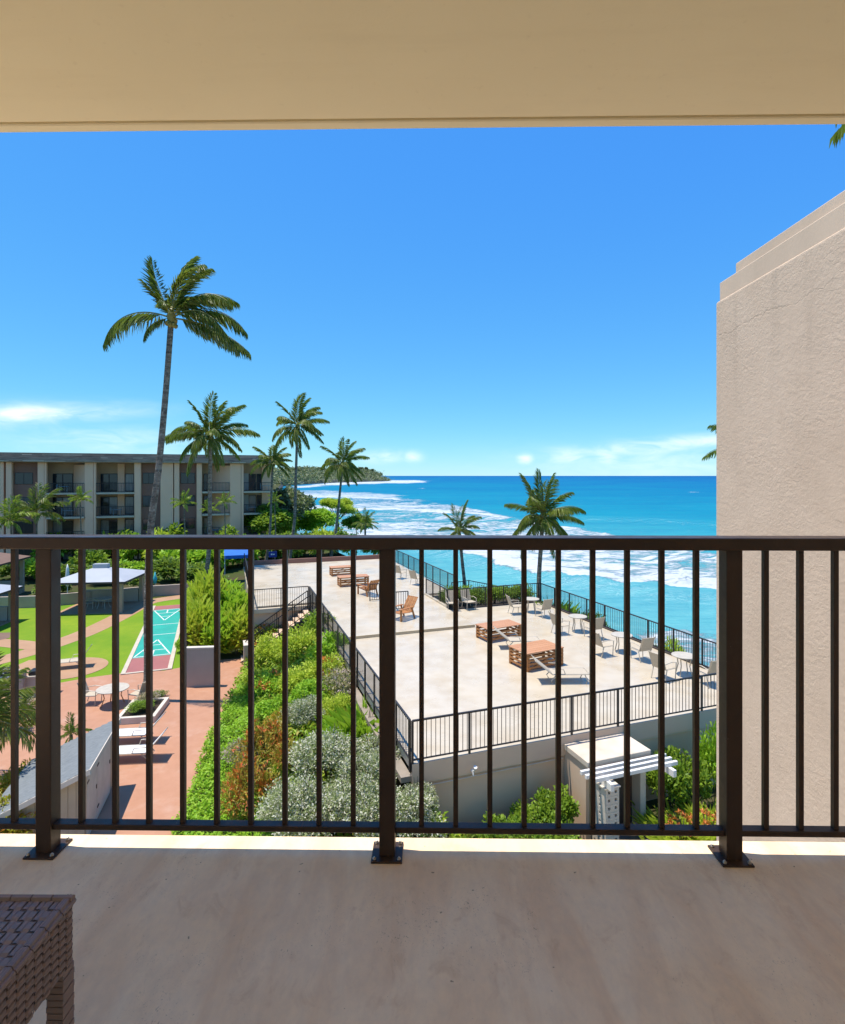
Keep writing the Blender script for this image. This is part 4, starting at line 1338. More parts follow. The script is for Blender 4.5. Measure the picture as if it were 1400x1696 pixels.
MB().box(-slx, -slx + 0.04, 0.0, sly, 0, hi - 0.1 - SL * slx).build('side_wall', M['shed_wall'], sh)
MB().box(-slx + 0.04, -0.04, sly - 0.04, sly, 0, hi - 0.12 - SL * slx).build('rear_wall', M['shed_wall'], sh)
for k, (y0, y1) in enumerate(((0.12, 1.02), (1.04, 2.4))):
    d = MB().box(0.002, 0.03, y0, y1, 0.05, hi - 0.22).build('door', M['cream'], sh)
    MB().box(0.03, 0.045, y1 - 0.08, y1 - 0.02, 0.95, 1.05).build('latch', M['black'], d)
    for z in (0.35, 1.5):
        MB().box(0.03, 0.04, y0, y0 + 0.18, z, z + 0.05).build('hinge', M['black'], d)


def sz(x):
    return hi + SL * x


rr = MB().add([(0.18, -0.25, sz(0.18)), (-slx - 0.2, -0.25, sz(-slx - 0.2)), (-slx - 0.2, sly + 0.2, sz(-slx - 0.2)), (0.18, sly + 0.2, sz(0.18)),
               (0.18, -0.25, sz(0.18) - 0.05), (-slx - 0.2, -0.25, sz(-slx - 0.2) - 0.05), (-slx - 0.2, sly + 0.2, sz(-slx - 0.2) - 0.05), (0.18, sly + 0.2, sz(0.18) - 0.05)],
              [(0, 3, 2, 1), (4, 5, 6, 7), (0, 1, 5, 4), (1, 2, 6, 5), (2, 3, 7, 6), (3, 0, 4, 7)]).build('roof', M['shed_roof'], sh)
for k in range(14):   # overlapping roofing courses
    xa, xb = 0.185 - k * (slx + 0.37) / 14, 0.185 - (k + 1) * (slx + 0.37) / 14
    MB().add([(xa, -0.26, sz(xa) + 0.004), (xb, -0.26, sz(xb) + 0.032), (xb, sly + 0.21, sz(xb) + 0.032), (xa, sly + 0.21, sz(xa) + 0.004)], [(0, 3, 2, 1)]).build('roof_course', M['shed_roof'], rr)
MB().beam((0.2, -0.268, sz(0.2) - 0.06), (-slx - 0.2, -0.268, sz(-slx - 0.2) - 0.06), 0.03, 0.13).build('fascia_board', M['cream'], rr)
MB().box(0.185, 0.21, -0.27, sly + 0.2, sz(0.2) - 0.15, sz(0.2) - 0.005).build('fascia_board', M['cream'], rr)


# closed parasols, sign and awning far back
def parasol(loc, label, m, h=2.4):
    r = empty('closed_parasol', loc, 0, label, 'parasol')
    MB().tube([(0, 0, 0), (0, 0, h)], 0.03, 8).build('pole', M['white'], r)
    MB().tube([(0, 0, 0.9), (0, 0, 1.3), (0, 0, h - 0.3), (0, 0, h + 0.05)], [0.10, 0.17, 0.10, 0.02], 9).build('canopy', m, r, smooth=True)
    return r


parasol(gp(112, 990), 'closed white parasol among the shrubs behind the garden pavilion', M['whitecloth'], 2.6)
parasol(gp(582, 948), 'closed turquoise parasol behind the rear kerb of the deck', M['tealcloth'], 1.6 + 1.0)
parasol(gp(257, 985), 'closed turquoise parasol beside the garden wall behind the court', M['tealcloth'], 1.3 + 0.5)
aw = empty('pool_awning', dp(395, 925, 50) * 1.0, TH, 'blue canvas awning at the foot of the apartment block', 'awning')
MB().add([(-1.2, 0, 0.3), (1.2, 0, 0.3), (1.2, 1.4, 0.75), (-1.2, 1.4, 0.75), (-1.2, 0, 0.25), (1.2, 0, 0.25), (1.2, 1.4, 0.7), (-1.2, 1.4, 0.7)],
         [(0, 1, 2, 3), (7, 6, 5, 4), (0, 4, 5, 1), (1, 5, 6, 2), (2, 6, 7, 3), (3, 7, 4, 0)]).build('canopy', M['blue'], aw)
MB().box(-1.2, 1.2, -0.02, 0.0, 0.0, 0.26).build('valance', M['blue'], aw)
for sx in (-1.15, 1.15):
    MB().tube([(sx, 0, 0.26), (sx, 0, -(CAMZ - 0) + 0.0 + (925 - HY) / FPX * 50)], 0.03, 6).build('post', M['white'], aw)
sg = empty('garden_sign', dp(452, 923, 47.5), TH, 'small navy sign with a white emblem behind the rear of the deck', 'sign')
MB().box(-0.34, 0.34, -0.02, 0.02, 0.0, 0.5).build('panel', M['navy'], sg)
MB().box(-0.16, -0.03, -0.028, -0.021, 0.2, 0.32).box(0.0, 0.16, -0.028, -0.021, 0.2, 0.3).build('emblem', M['white'], sg)
MB().tube([(0, 0.03, 0.5), (0, 0.03, -2.6)], 0.03, 6).build('pole', M['trail'], sg)

# ------------------------------------------------------------------ wicker table on the balcony
wt = empty('wicker_side_table', Vector((-0.677, 1.082, FLZ)), R(-0.3), 'dark brown woven wicker side table on the balcony floor', 'table')
WT, WH, AP = 0.52, 0.45, 0.128
MB().box(-WT + 0.006, -0.006, -WT + 0.006, -0.006, WH - AP + 0.004, WH - 0.010).build('frame_core', M['wicker_dark'], wt)


def ribbon(path, wdir, w, thick=0.0012):
    """flat ribbon along a path; wdir is the direction of its width"""
    mb = MB()
    n = len(path)
    wd = Vector(wdir) * w / 2
    vs_ = []
    for p in path:
        vs_ += [Vector(p) - wd, Vector(p) + wd]
    mb.add(vs_, [(2 * i, 2 * i + 2, 2 * i + 3, 2 * i + 1) for i in range(n - 1)])
    return mb


def weave(face_o, ax, ay, nrm, lx, ly, nx, ny, name, amp=0.0022, rows_only_from=0.0):
    """ribbons along ax pass over and under broad ribbons along ay"""
    O, ax, ay, nn = Vector(face_o), Vector(ax), Vector(ay), Vector(nrm)
    px_ = lx / nx
    py_ = ly / ny
    for j in range(ny):
        path = []
        for i in range(nx * 4 + 1):
            s = i / 4.0
            ph = math.sin(math.pi * (s + j))
            path.append(O + ax * (s * px_) + ay * ((j + 0.5) * py_) + nn * (amp * 1.0 * (1 if ph > 0 else -1) * min(1, abs(ph) * 2.2) + amp))
        ribbon(path, ay, py_ * 0.93).build(name, M['wicker'], wt)
    for i in range(nx):
        path = []
        for j in range(ny * 4 + 1):
            s = j / 4.0
            ph = -math.sin(math.pi * (s + i)) 
            path.append(O + ax * ((i + 0.5) * px_) + ay * (s * py_) + nn * (amp * 0.75 * (1 if ph > 0 else -1) * min(1, abs(ph) * 2.2) + amp))
        ribbon(path, ax, px_ * 0.90).build(name, M['wicker'], wt)


weave((-WT + 0.004, -WT + 0.004, WH - 0.010), (0, 1, 0), (1, 0, 0), (0, 0, 1), WT - 0.012, WT - 0.012, 20, 40, 'woven_strand', 0.0022)
weave((-0.006, -WT + 0.004, WH - AP), (0, 1, 0), (0, 0, 1), (1, 0, 0), WT - 0.008, AP - 0.008, 24, 16, 'woven_strand', 0.0022)
weave((-WT + 0.004, -0.006, WH - AP), (1, 0, 0), (0, 0, 1), (0, 1, 0), WT - 0.008, AP - 0.008, 24, 16, 'woven_strand', 0.0022)
# wrapped rim in short lengths
for k in range(13):
    y0, y1 = -WT + k * 0.04 + 0.001, -WT + (k + 1) * 0.04 - 0.001
    for q in range(3):
        MB().tube([(-0.004 + q * 0.0016 - 0.010 + q * 0.004, y0, WH - 0.006 - max(0, q - 1) * 0.006), (-0.004 + q * 0.0016 - 0.010 + q * 0.004, y1, WH - 0.006 - max(0, q - 1) * 0.006)], 0.0052, 7).build('rim_wrap', M['wicker'], wt, smooth=False)
    x0, x1 = -WT + k * 0.04 + 0.001, -WT + (k + 1) * 0.04 - 0.001
    MB().tube([(x0, -0.006, WH - 0.006), (x1, -0.006, WH - 0.006)], 0.007, 7).build('rim_wrap', M['wicker'], wt)
for sx, sy in ((0, 0), (0, 1), (1, 0), (1, 1)):
    cx_, cy_ = -0.018 - sx * (WT - 0.036), -0.018 - sy * (WT - 0.036)
    lg = MB().box(cx_ - 0.013, cx_ + 0.013, cy_ - 0.013, cy_ + 0.013, 0, WH - AP + 0.01).build('leg', M['wicker_dark'], wt)
    for k in range(26):
        z0 = k * (WH - AP) / 26
        MB().box(cx_ - 0.0165 + (k % 2) * 0.001, cx_ + 0.0165 - (k % 2) * 0.001, cy_ - 0.0165, cy_ + 0.0165, z0 + 0.0008, z0 + (WH - AP) / 26 - 0.0008).build('leg_wrap', M['wicker'], lg)

# tables standing on the far balconies
for k, (zx, fl_, lab) in enumerate(((300, 3, 'top balcony nearest the brown shelter'), (325, 2, 'third floor balcony nearest the brown shelter'), (560, 2, 'third floor balcony behind the tall palm'), (1030, 1, 'second floor balcony behind the bushy palm'),
                                    (1075, 1, 'second floor balcony beside the bushy palm'), (1220, 2, 'third floor end balcony'), (1285, 3, 'top end balcony'))):
    p = BP + U * ft(zx) + V * 0.6 + Vector((0, 0, FL[fl_] + 0.001))
    r = empty('balcony_table', p, TH, 'small pale blue table on the ' + lab + ' of the block', 'table', None)
    MB().tube([(0, 0, 0.66), (0, 0, 0.70)], 0.55, 14).build('table_top', M['bluefab'], r)
    for s in (-1, 1):
        MB().box(s * 0.35 - 0.03, s * 0.35 + 0.03, -0.03, 0.03, 0, 0.66).build('leg', M['bluefab'], r)
    MB().box(-0.65, -0.6, -0.2, 0.2, 0.25, 0.95).build('side_panel', M['bluefab'], r)
# ------------------------------------------------------------------ plants
def leaf_mesh(name, P, D, N_, L, W, material, fold=0.25, curl=0.15, tri=False):
    """leaves as two folded facets; P base points, D directions, N_ normals (unit), L, W sizes"""
    n = len(P)
    S = np.cross(D, N_)
    S /= np.linalg.norm(S, axis=1, keepdims=True) + 1e-9
    NN = np.cross(S, D)
    L, W = L[:, None], W[:, None]
    mid = P + D * L * 0.5
    v = np.empty((n, 4, 3))
    v[:, 0] = P
    v[:, 1] = mid - S * W * 0.5 + NN * W * fold
    v[:, 2] = P + D * L - NN * L * curl
    v[:, 3] = mid + S * W * 0.5 + NN * W * fold
    f = np.arange(n)[:, None] * 4
    faces = np.concatenate([f + np.array([[0, 2, 1]]), f + np.array([[0, 3, 2]])], 0)
    me = bpy.data.meshes.new(name)
    me.vertices.add(n * 4)
    me.vertices.foreach_set('co', v.reshape(-1))
    nf = len(faces)
    me.loops.add(nf * 3)
    me.polygons.add(nf)
    me.loops.foreach_set('vertex_index', faces.reshape(-1).astype(np.int32))
    me.polygons.foreach_set('loop_start', np.arange(0, nf * 3, 3, dtype=np.int32))
    me.materials.append(material)
    me.update(calc_edges=True)
    me.validate()
    return me


def unit(a):
    return a / (np.linalg.norm(a, axis=1, keepdims=True) + 1e-9)


def crown(name, seed, n, leaf, material, rx=1.0, rz=0.8, clumps=18, spread=0.42, up=0.5, aspect=0.55, base=0.0, flat=0.25, shell=0.55):
    """foliage of radius about rx, height 2*rz standing on z = base: many leaves grouped into uneven clumps"""
    r = np.random.RandomState(seed)
    dirs = unit(r.normal(size=(clumps, 3)))
    dirs[:, 2] = np.where(dirs[:, 2] < -flat, -dirs[:, 2] * 0.5, dirs[:, 2])
    cr = shell + (1 - shell) * r.rand(clumps, 1) ** 0.5
    C = dirs * cr * np.array([rx, rx, rz]) * 0.78
    siz = spread * (0.55 + 0.75 * r.rand(clumps)) * rx
    pick = r.choice(clumps, n, p=siz ** 2 / (siz ** 2).sum())
    q = unit(r.normal(size=(n, 3))) * (r.rand(n, 1) ** 0.45) * siz[pick][:, None]
    q[:, 2] *= min(1.0, rz / rx * 1.1)
    P = C[pick] + q
    out = unit(P / np.array([rx, rx, rz]) * 0.7 + unit(q) * 0.9 + r.normal(size=(n, 3)) * 0.45 + np.array([0, 0, up]))
    D = unit(out + r.normal(size=(n, 3)) * 0.55)
    Nn = unit(np.array([[0, 0, 1.0]]) + out * 0.5 + r.normal(size=(n, 3)) * 0.5)
    Ls = leaf * (0.65 + 0.7 * r.rand(n))
    P[:, 2] += rz * 0.9 + base
    low = P[:, 2] < 0.02
    P[low, 2] = 0.02 + 0.1 * r.rand(low.sum())
    return leaf_mesh(name, P, D, Nn, Ls, Ls * aspect, material)


def spiky(name, seed, n, h, w, material, spread=0.6, aspect=0.12, droop=0.25, r0=0.15):
    """blade leaves rising from a base"""
    r = np.random.RandomState(seed)
    a = r.rand(n) * 2 * math.pi
    el = np.pi / 2 - spread * (0.15 + r.rand(n))
    D = np.stack([np.cos(a) * np.cos(el), np.sin(a) * np.cos(el), np.sin(el)], -1)
    P = np.stack([np.cos(a) * r0 * r.rand(n), np.sin(a) * r0 * r.rand(n), 0.05 + h * 0.35 * r.rand(n)], -1) * np.array([w, w, 1])
    Nn = unit(np.stack([-np.cos(a), -np.sin(a), np.ones(n)], -1))
    Ls = h * (0.5 + 0.5 * r.rand(n))
    return leaf_mesh(name, P, D, Nn, Ls, Ls * aspect, material, 0.2, droop)


def stems(name, seed, h, w, n=7, r_=0.02, material=None):
    r = random.Random(seed)
    mb = MB()
    for k in range(n):
        a = r.random() * 6.28
        d = w * (0.3 + 0.5 * r.random())
        mb.tube([(0.04 * math.cos(a), 0.04 * math.sin(a), -0.02), (d * 0.4 * math.cos(a), d * 0.4 * math.sin(a), h * 0.5), (d * math.cos(a), d * math.sin(a), h * (0.8 + 0.3 * r.random()))], [r_, r_ * 0.75, r_ * 0.3], 5)
    return mb.mesh(name, material or M['bark2'])


LIB = {}


def variants(key, make, k=3):
    LIB[key] = [make(100 + 17 * i + sum(map(ord, key))) for i in range(k)]


STEM = [stems('stem', 5 + i, 0.9, 0.5) for i in range(2)]
variants('green', lambda s: crown('foliage', s, 2600, 0.13, M['l_green'], 1.0, 0.8, 20))
variants('bright', lambda s: crown('foliage', s, 2600, 0.14, M['l_bright'], 1.0, 0.8, 20))
variants('lime', lambda s: crown('foliage', s, 2400, 0.16, M['l_lime'], 1.0, 0.8, 18, up=0.7, aspect=0.34))
variants('dark', lambda s: crown('foliage', s, 2600, 0.13, M['l_dark'], 1.0, 0.8, 20))
variants('silver', lambda s: crown('foliage', s, 9000, 0.062, M['l_silver'], 1.0, 0.75, 46, spread=0.27, aspect=0.5, up=0.6, shell=0.75))
variants('croton', lambda s: crown('foliage', s, 1700, 0.17, M['l_croton'], 1.0, 0.85, 16, up=0.9, aspect=0.3))
variants('pink', lambda s: crown('foliage', s, 2600, 0.10, M['l_pink'], 1.0, 0.8, 22))
variants('purple', lambda s: crown('foliage', s, 1500, 0.15, M['l_purple'], 1.0, 0.9, 14, up=0.6), 1)
variants('yellow', lambda s: crown('foliage', s, 1700, 0.16, M['l_yellow'], 1.0, 0.8, 14, up=0.8, aspect=0.35), 2)
variants('spiky', lambda s: spiky('foliage', s, 420, 1.3, 1.6, M['l_bright'], 0.75, 0.09, 0.35, 0.5), 2)
def heliconia(name, seed, stemsn, h, w, material):
    r = np.random.RandomState(seed)
    P, D, N2, L2 = [], [], [], []
    for k in range(stemsn):
        a, rr = r.rand() * 6.283, w * r.rand() ** 0.6
        b0 = np.array([math.cos(a) * rr * 0.6, math.sin(a) * rr * 0.6, 0.0])
        hh = h * (0.55 + 0.45 * r.rand()) * (1 - 0.25 * rr / w)
        lean = np.array([math.cos(a) * 0.28 * rr / w, math.sin(a) * 0.28 * rr / w, 1.0])
        for q in range(9):
            s = 0.30 + 0.70 * q / 8
            az = a + q * 2.4 + r.rand()
            el = 0.15 + 0.9 * s + 0.3 * (r.rand() - 0.5)
            P.append(b0 + lean * hh * s)
            D.append([math.cos(az) * math.cos(el), math.sin(az) * math.cos(el), math.sin(el)])
            N2.append([-math.cos(az) * 0.6, -math.sin(az) * 0.6, 1.0])
            L2.append((0.24 + 0.26 * r.rand()))
    L2 = np.array(L2)
    return leaf_mesh(name, np.array(P), unit(np.array(D)), unit(np.array(N2)), L2, L2 * 0.24, material, 0.2, 0.38)


variants('ginger', lambda s: heliconia('foliage', s, 170, 1.6, 1.15, M['l_lime']), 3)
variants('ginger2', lambda s: heliconia('foliage', s, 170, 1.6, 1.15, M['l_bright']), 2)
variants('jade', lambda s: crown('foliage', s, 2000, 0.14, M['l_green'], 0.9, 0.9, 22, up=1.5, aspect=0.62, spread=0.3), 2)
variants('brom', lambda s: spiky('foliage', s, 300, 0.95, 1.8, M['l_lime'], 0.95, 0.08, 0.3, 0.7), 2)
variants('fbush', lambda s: crown('foliage', s, 1500, 0.26, M['l_green'], 1.0, 0.8, 20), 3)
variants('fbright', lambda s: crown('foliage', s, 1500, 0.26, M['l_bright'], 1.0, 0.8, 20), 3)
variants('flime', lambda s: crown('foliage', s, 1400, 0.30, M['l_lime'], 1.0, 0.85, 18, up=0.7, aspect=0.36), 2)
variants('fdark', lambda s: crown('foliage', s, 1500, 0.26, M['l_dark'], 1.0, 0.8, 20), 3)
variants('ffar', lambda s: crown('foliage', s, 1500, 0.24, M['l_far'], 1.0, 0.8, 22), 2)
FLOW = crown('flower_heads', 91, 230, 0.20, M['l_red'], 1.0, 0.8, 9, spread=0.2, up=1.4, aspect=0.4, shell=0.95)
cnt = [0]


def bush(key, loc, r, h, label, group=None, name='garden_shrub', rz=None, flowers=False, cat='shrub'):
    cnt[0] += 1
    k = cnt[0]
    root = empty(name, loc, (k * 2.4) % 6.28 if rz is None else rz, label, cat, group)
    ms = LIB[key]
    put('foliage', ms[k % len(ms)], root, (0, 0, 0), (0, 0, 0), (r, r, h / 1.6))
    put('stem', STEM[k % 2], root, (0, 0, 0), (0, 0, 0), (r, r, h))
    if flowers:
        put('flower_heads', FLOW, root, (0, 0, 0.04), (0, 0, k), (r * 0.98, r * 0.98, h / 1.55))['kind'] = 'stuff'
    return root


# palms ------------------------------------------------------------
def frond_mesh(L, el, droop, wind, az, seed, mat, bare=0.12, ll=0.55, npair=34, lw=0.042):
    """one feather leaf in palm coordinates: starts at the origin, az turns it round the trunk"""
    r = np.random.RandomState(seed)
    n = 15
    pts = [np.zeros(3)]
    dirh = np.array([math.cos(az), math.sin(az), 0.0])
    e = el
    d = np.array([math.cos(e) * dirh[0], math.cos(e) * dirh[1], math.sin(e)])
    for i in range(n):
        s = (i + 0.5) / n
        d = d + np.array([wind * 0.05 * s, 0, 0]) - np.array([0, 0, 1]) * droop / n * (0.45 + 1.3 * s)
        d /= np.linalg.norm(d)
        pts.append(pts[-1] + d * L / n)
    pts = np.array(pts)
    mb = MB()
    mb.tube(pts[:-1].tolist(), [0.032 * L / 3 * (1 - 0.85 * i / n) for i in range(n)], 5)
    side0 = np.cross(dirh, [0, 0, 1.0])
    P, D, Nn, Ls = [], [], [], []
    for k in range(npair):
        s = bare + (1 - bare) * (k + 0.5) / npair
        x = s * n
        i = min(int(x), n - 1)
        p = pts[i] + (pts[i + 1] - pts[i]) * (x - i)
        tg = pts[i + 1] - pts[i]
        tg = tg / np.linalg.norm(tg)
        up = np.cross(side0, tg)
        if up[2] < 0 and abs(tg[2]) < 0.9:
            up = -up
        for q in (-1, 1):
            sd = np.cross(tg, up)
            hang = 0.35 + 0.55 * s + 0.25 * r.rand()
            dd = tg * (0.55 + 0.5 * s) + q * sd * (0.85 - 0.25 * s) + np.array([wind * 0.18, 0, -hang * (1.15 - 0.95 * max(0, tg[2]))]) + r.normal(size=3) * 0.10
            P.append(p)
            D.append(dd)
            Nn.append(up + q * sd * 0.3 + r.normal(size=3) * 0.15)
            Ls.append(ll * L / 3.0 * (0.35 + 1.0 * math.sin(math.pi * min(1, 0.16 + 0.80 * s)) ** 0.8) * (0.85 + 0.3 * r.rand()))
    me0 = leaf_mesh('frond', np.array(P), unit(np.array(D)), unit(np.array(Nn)), np.array(Ls), np.full(len(P), lw * L / 3.0) * (0.8 + 0.5 * r.rand(len(P))), mat, 0.2, 0.22)
    me1 = mb.mesh('frond_stem', M['rachis'])
    return me0, me1


def palm(base, crown_p, fr, label, r0=0.16, r1=0.11, L=3.0, bend=None, seed=1, wind=1.0, mat=None, group=None, nuts=True, name='coconut_palm', lw=0.05, npair=34, ll=0.55):
    base, cp = Vector(base), Vector(crown_p)
    root = empty(name, base, 0, label, 'palm tree', group)
    rel = cp - base
    if bend is None:
        bend = [(0.0, 0, 0), (0.33, 0.04, 0), (0.66, 0.02, 0), (1.0, 0, 0)]
    ctrl = [Vector((rel.x * f, rel.y * f, rel.z * f)) + Vector((dx * rel.z * 0.5, dy * rel.z * 0.5, 0)) for (f, dx, dy) in bend]
    path = spline(ctrl, 9)
    n = len(path)
    rad = []
    rr_ = random.Random(seed)
    for i in range(n):
        f = i / (n - 1)
        flare = 0.55 * r0 * max(0, 1 - f * 9)
        rad.append((r0 + (r1 - r0) * f + flare) * (1 + 0.05 * (rr_.random() - 0.5)))
    path[0] = path[0] - Vector((0, 0, 0.1))
    MB().tube(path, rad, 12).build('trunk', M['bark'], root, smooth=True)
    mat = mat or M['palm']
    for i, (azd, eld, dr, lf) in enumerate(fr):
        a, b = frond_mesh(L * lf, R(eld), dr, wind, R(azd), seed * 31 + i, mat, npair=npair, lw=lw, ll=ll)
        f = put('frond', a, root, rel)
        put('frond_stem', b, f)
    if nuts:
        mb = MB()
        for k in range(9):
            a = k * 2.4
            c = Vector((0.17 * math.cos(a), 0.17 * math.sin(a), -0.12 - 0.10 * (k % 3)))
            mb.tube([c + Vector((0, 0, -0.12)), c + Vector((0, 0, -0.06)), c + Vector((0, 0, 0.04)), c + Vector((0, 0, 0.11))], [0.03, 0.09, 0.10, 0.02], 7)
        mb.build('coconut_cluster', M['coconut'], root, rel, smooth=True)
        MB().tube([rel + Vector((0, 0, -0.25)), rel + Vector((0, 0, 0.1)), rel + Vector((0.02, 0, 0.5))], [r1 * 1.1, r1 * 1.7, 0.05], 10).build('crown_shaft', M['rachis'], root, smooth=True)
    return root


def ring(n, seed, els=(75, -10), drs=(0.8, 1.7), lf=(0.85, 1.1)):
    r = random.Random(seed)
    out = []
    for i in range(n):
        f = i / (n - 1)
        out.append((i * 137.5 + r.uniform(-15, 15), els[0] + (els[1] - els[0]) * f + r.uniform(-8, 8), drs[0] + (drs[1] - drs[0]) * f + r.uniform(-.2, .2), r.uniform(*lf)))
    return out


# azimuth 0 = right, 90 = away, 180 = left, 270 = toward the balcony
tall = [(181, 24, 1.75, 1.22), (163, 64, 0.55, 1.0), (205, 58, 0.8, 0.62), (195, -5, 1.5, 0.55), (60, 84, 0.7, 1.02), (20, 76, 1.0, 1.0), (320, 70, 1.25, 1.05), (40, 58, 1.5, 1.15), (345, 50, 1.7, 1.12),
        (10, 34, 1.75, 1.2), (335, 22, 1.7, 1.15), (352, -6, 0.85, 1.32), (30, 5, 1.2, 1.05), (265, 50, 1.9, 0.6), (120, 60, 1.3, 0.7)]
palm(gp(243, 1160), dp(284, 527, 24.0), tall, 'very tall palm with bare curved trunk rising from the patio planter', 0.165, 0.115, 2.95,
     [(0, 0, 0), (0.10, -0.006, 0), (0.25, -0.028, 0), (0.45, -0.036, 0), (0.6, -0.016, 0), (0.8, -0.004, 0), (1, 0, 0)], 3, 1.25, lw=0.034, npair=60, ll=0.60)
palm(Vector(((338 - CX) / FPX * 44, 44, 0)), dp(349, 722, 44), ring(21, 4, (85, -25), (0.7, 1.5), (0.85, 1.15)) + [(180, 20, 0.9, 1.25), (10, 30, 1.0, 1.15)], 'bushy palm in front of the middle of the apartment block', 0.18, 0.13, 3.4, None, 5, 0.8, lw=0.06, npair=46)
palm(Vector(((478 - CX) / FPX * 57, 57, 0)), dp(493, 706, 57), ring(20, 6, (80, -20), (0.8, 1.6), (0.9, 1.15)), 'tall slender palm leaning beside the end of the apartment block', 0.17, 0.12, 3.4, None, 7, 1.5, lw=0.065, npair=42)
palm(Vector(((440 - CX) / FPX * 60, 60, 0)), dp(452, 766, 60), ring(18, 8, (80, -20), (0.8, 1.6), (0.75, 1.0)), 'shorter palm against the end balconies of the apartment block', 0.15, 0.11, 2.9, None, 9, 1.2, lw=0.065, npair=42)
palm(Vector(((548 - CX) / FPX * 66, 66, 0)), dp(568, 768, 66), ring(20, 10, (80, -25), (0.8, 1.5), (0.9, 1.1)), 'leaning palm beside the bay with its crown against the headland', 0.18, 0.12, 3.4, None, 11, 1.2, lw=0.065, npair=42)
palm(Vector(((604 - CX) / FPX * 70, 70, 0)), dp(605, 868, 70), ring(16, 12, (85, 0), (0.8, 1.6), (0.6, 0.75)), 'low palm clump at the edge of the bay trees', 0.15, 0.11, 2.9, None, 13, 0.8, lw=0.09, npair=22, nuts=False)
p7 = T(10.3, 20.0)
palm(Vector((p7.x, p7.y, 0.3)), dp(761, 880, p7.y), ring(16, 14, (82, -5), (0.7, 1.7), (0.7, 0.95)), 'short palm beyond the deck with its crown against the surf', 0.13, 0.09, 2.2, None, 15, 0.6, lw=0.038, npair=44, nuts=False)
p8 = T(13.1, 15.1)
palm(Vector((p8.x - 0.2, p8.y, 0.4)), dp(899, 858, p8.y + 0.3), ring(24, 16, (84, -28), (0.6, 1.6), (0.85, 1.12)), 'palm with a full crown standing at the sea corner of the deck', 0.15, 0.11, 2.75,
     [(0, 0, 0), (0.25, -0.02, 0), (0.5, -0.035, 0), (0.8, -0.012, 0), (1, 0, 0)], 17, 0.5, lw=0.038, npair=56)
# palm behind the wing wall
palm(Vector((10.6, 9.5, 0)), Vector((9.85, 9.2, CAMZ + 6.6)), [(185, 10, 1.9, 1.15), (200, 20, 1.8, 1.0), (170, 35, 1.6, 1.0), (120, 45, 1.4, 1.0), (60, 40, 1.4, 1), (0, 30, 1.4, 1), (300, 40, 1.4, 1), (250, 50, 1.4, 1), (90, 75, 1, 1), (160, 0, 1.7, 0.9)],
     'palm behind the wing wall showing only drooping frond tips above the coping', 0.16, 0.11, 3.0, None, 19, 0.2)
palm(Vector((17.0, 26.5, 0.0)), dp(1250, 745, 27.0), ring(18, 20, (80, -25), (0.8, 1.5), (0.9, 1.1)), 'palm hidden behind the wing wall with one frond tip beside its edge', 0.16, 0.11, 2.75, None, 21, 0.3)

# small feathery palms in the garden beds
def small_palm(loc, h, label, seed, L=1.3, mat=None, group=None, n=14):
    loc = Vector(loc)
    return palm(loc, loc + Vector((0, 0, h)), ring(n, seed, (85, 15), (0.7, 1.7), (0.8, 1.1)), label, 0.07, 0.05, L, None, seed, 0.5, mat or M['palm_young'], group, False, 'small_palm', lw=0.085, npair=20, ll=0.62)


small_palm(dp(60, 905, 52) * 1.0, 3.0, 'feathery palm in front of the first brown facade panel', 31, 3.0, M['palm'])
small_palm(dp(18, 905, 50), 2.2, 'bright feathery palm beside the brown roofed shelter', 32, 2.4)
for k, (px, py, Yd, L_) in enumerate(((133, 828, 55, 1.5), (305, 835, 56, 1.5), (372, 833, 58, 1.4), (345, 845, 57, 1.2), (455, 830, 62, 1.3))):
    p = dp(px, py, Yd)
    small_palm(Vector((p.x, p.y, 0)), p.z, ['slim young palm in front of the balcony nearest the brown shelter', 'slim young palm between the two brown facade panels', 'slim young palm in front of the last pair of balconies',
               'slim young palm close beside the bushy palm trunk', 'slim young palm by the end wall of the block'][k], 40 + k, L_, None, None, 11)
small_palm(gp(-30, 1330), 2.3, 'feathery palm beside the shed roof', 51, 2.0, M['palm'], n=18)
small_palm(gp(22, 1285), 1.5, 'small feathery palm between the grill and the shed roof', 52, 1.5, M['palm'], n=14)
small_palm(gp(118, 1262), 0.9, 'tiny dark palm behind the shed roof', 53, 0.7, M['l_dark'], n=12)

# planting round the shed and grill
bush('yellow', gp(-10, 1420), 0.9, 1.5, 'yellow and orange leaved croton beside the shed roof', None)
bush('yellow', gp(40, 1335), 0.7, 1.3, 'yellow croton between the small palm and the shed', None)
bush('silver', gp(108, 1285), 0.5, 0.9, 'small pale shrub behind the shed roof', None)
bush('pink', gp(44, 1180), 0.55, 0.6, 'small mixed shrub in front of the barbecue counter', None)
bush('green', gp(20, 1215), 0.7, 0.9, 'green shrub below the barbecue grill', None)
bush('green', gp(232, 1186) + Vector((0, 0, 0.19)), 0.50, 0.42, 'low green plant in the palm planter toward the loungers', None, 'planter_shrub')
bush('pink', gp(246, 1172) + Vector((0, 0, 0.19)), 0.50, 0.50, 'low yellowish plant in the palm planter around the trunk', None, 'planter_shrub')
bush('dark', gp(262, 1155), 0.42, 0.25, 'flat dark plant between the palm planter and the court', None, 'planter_shrub')

# bright ground cover along the path
def in_poly2(poly, x, y):
    return inside(np.array([(p.x, p.y) for p in poly]), x, y)


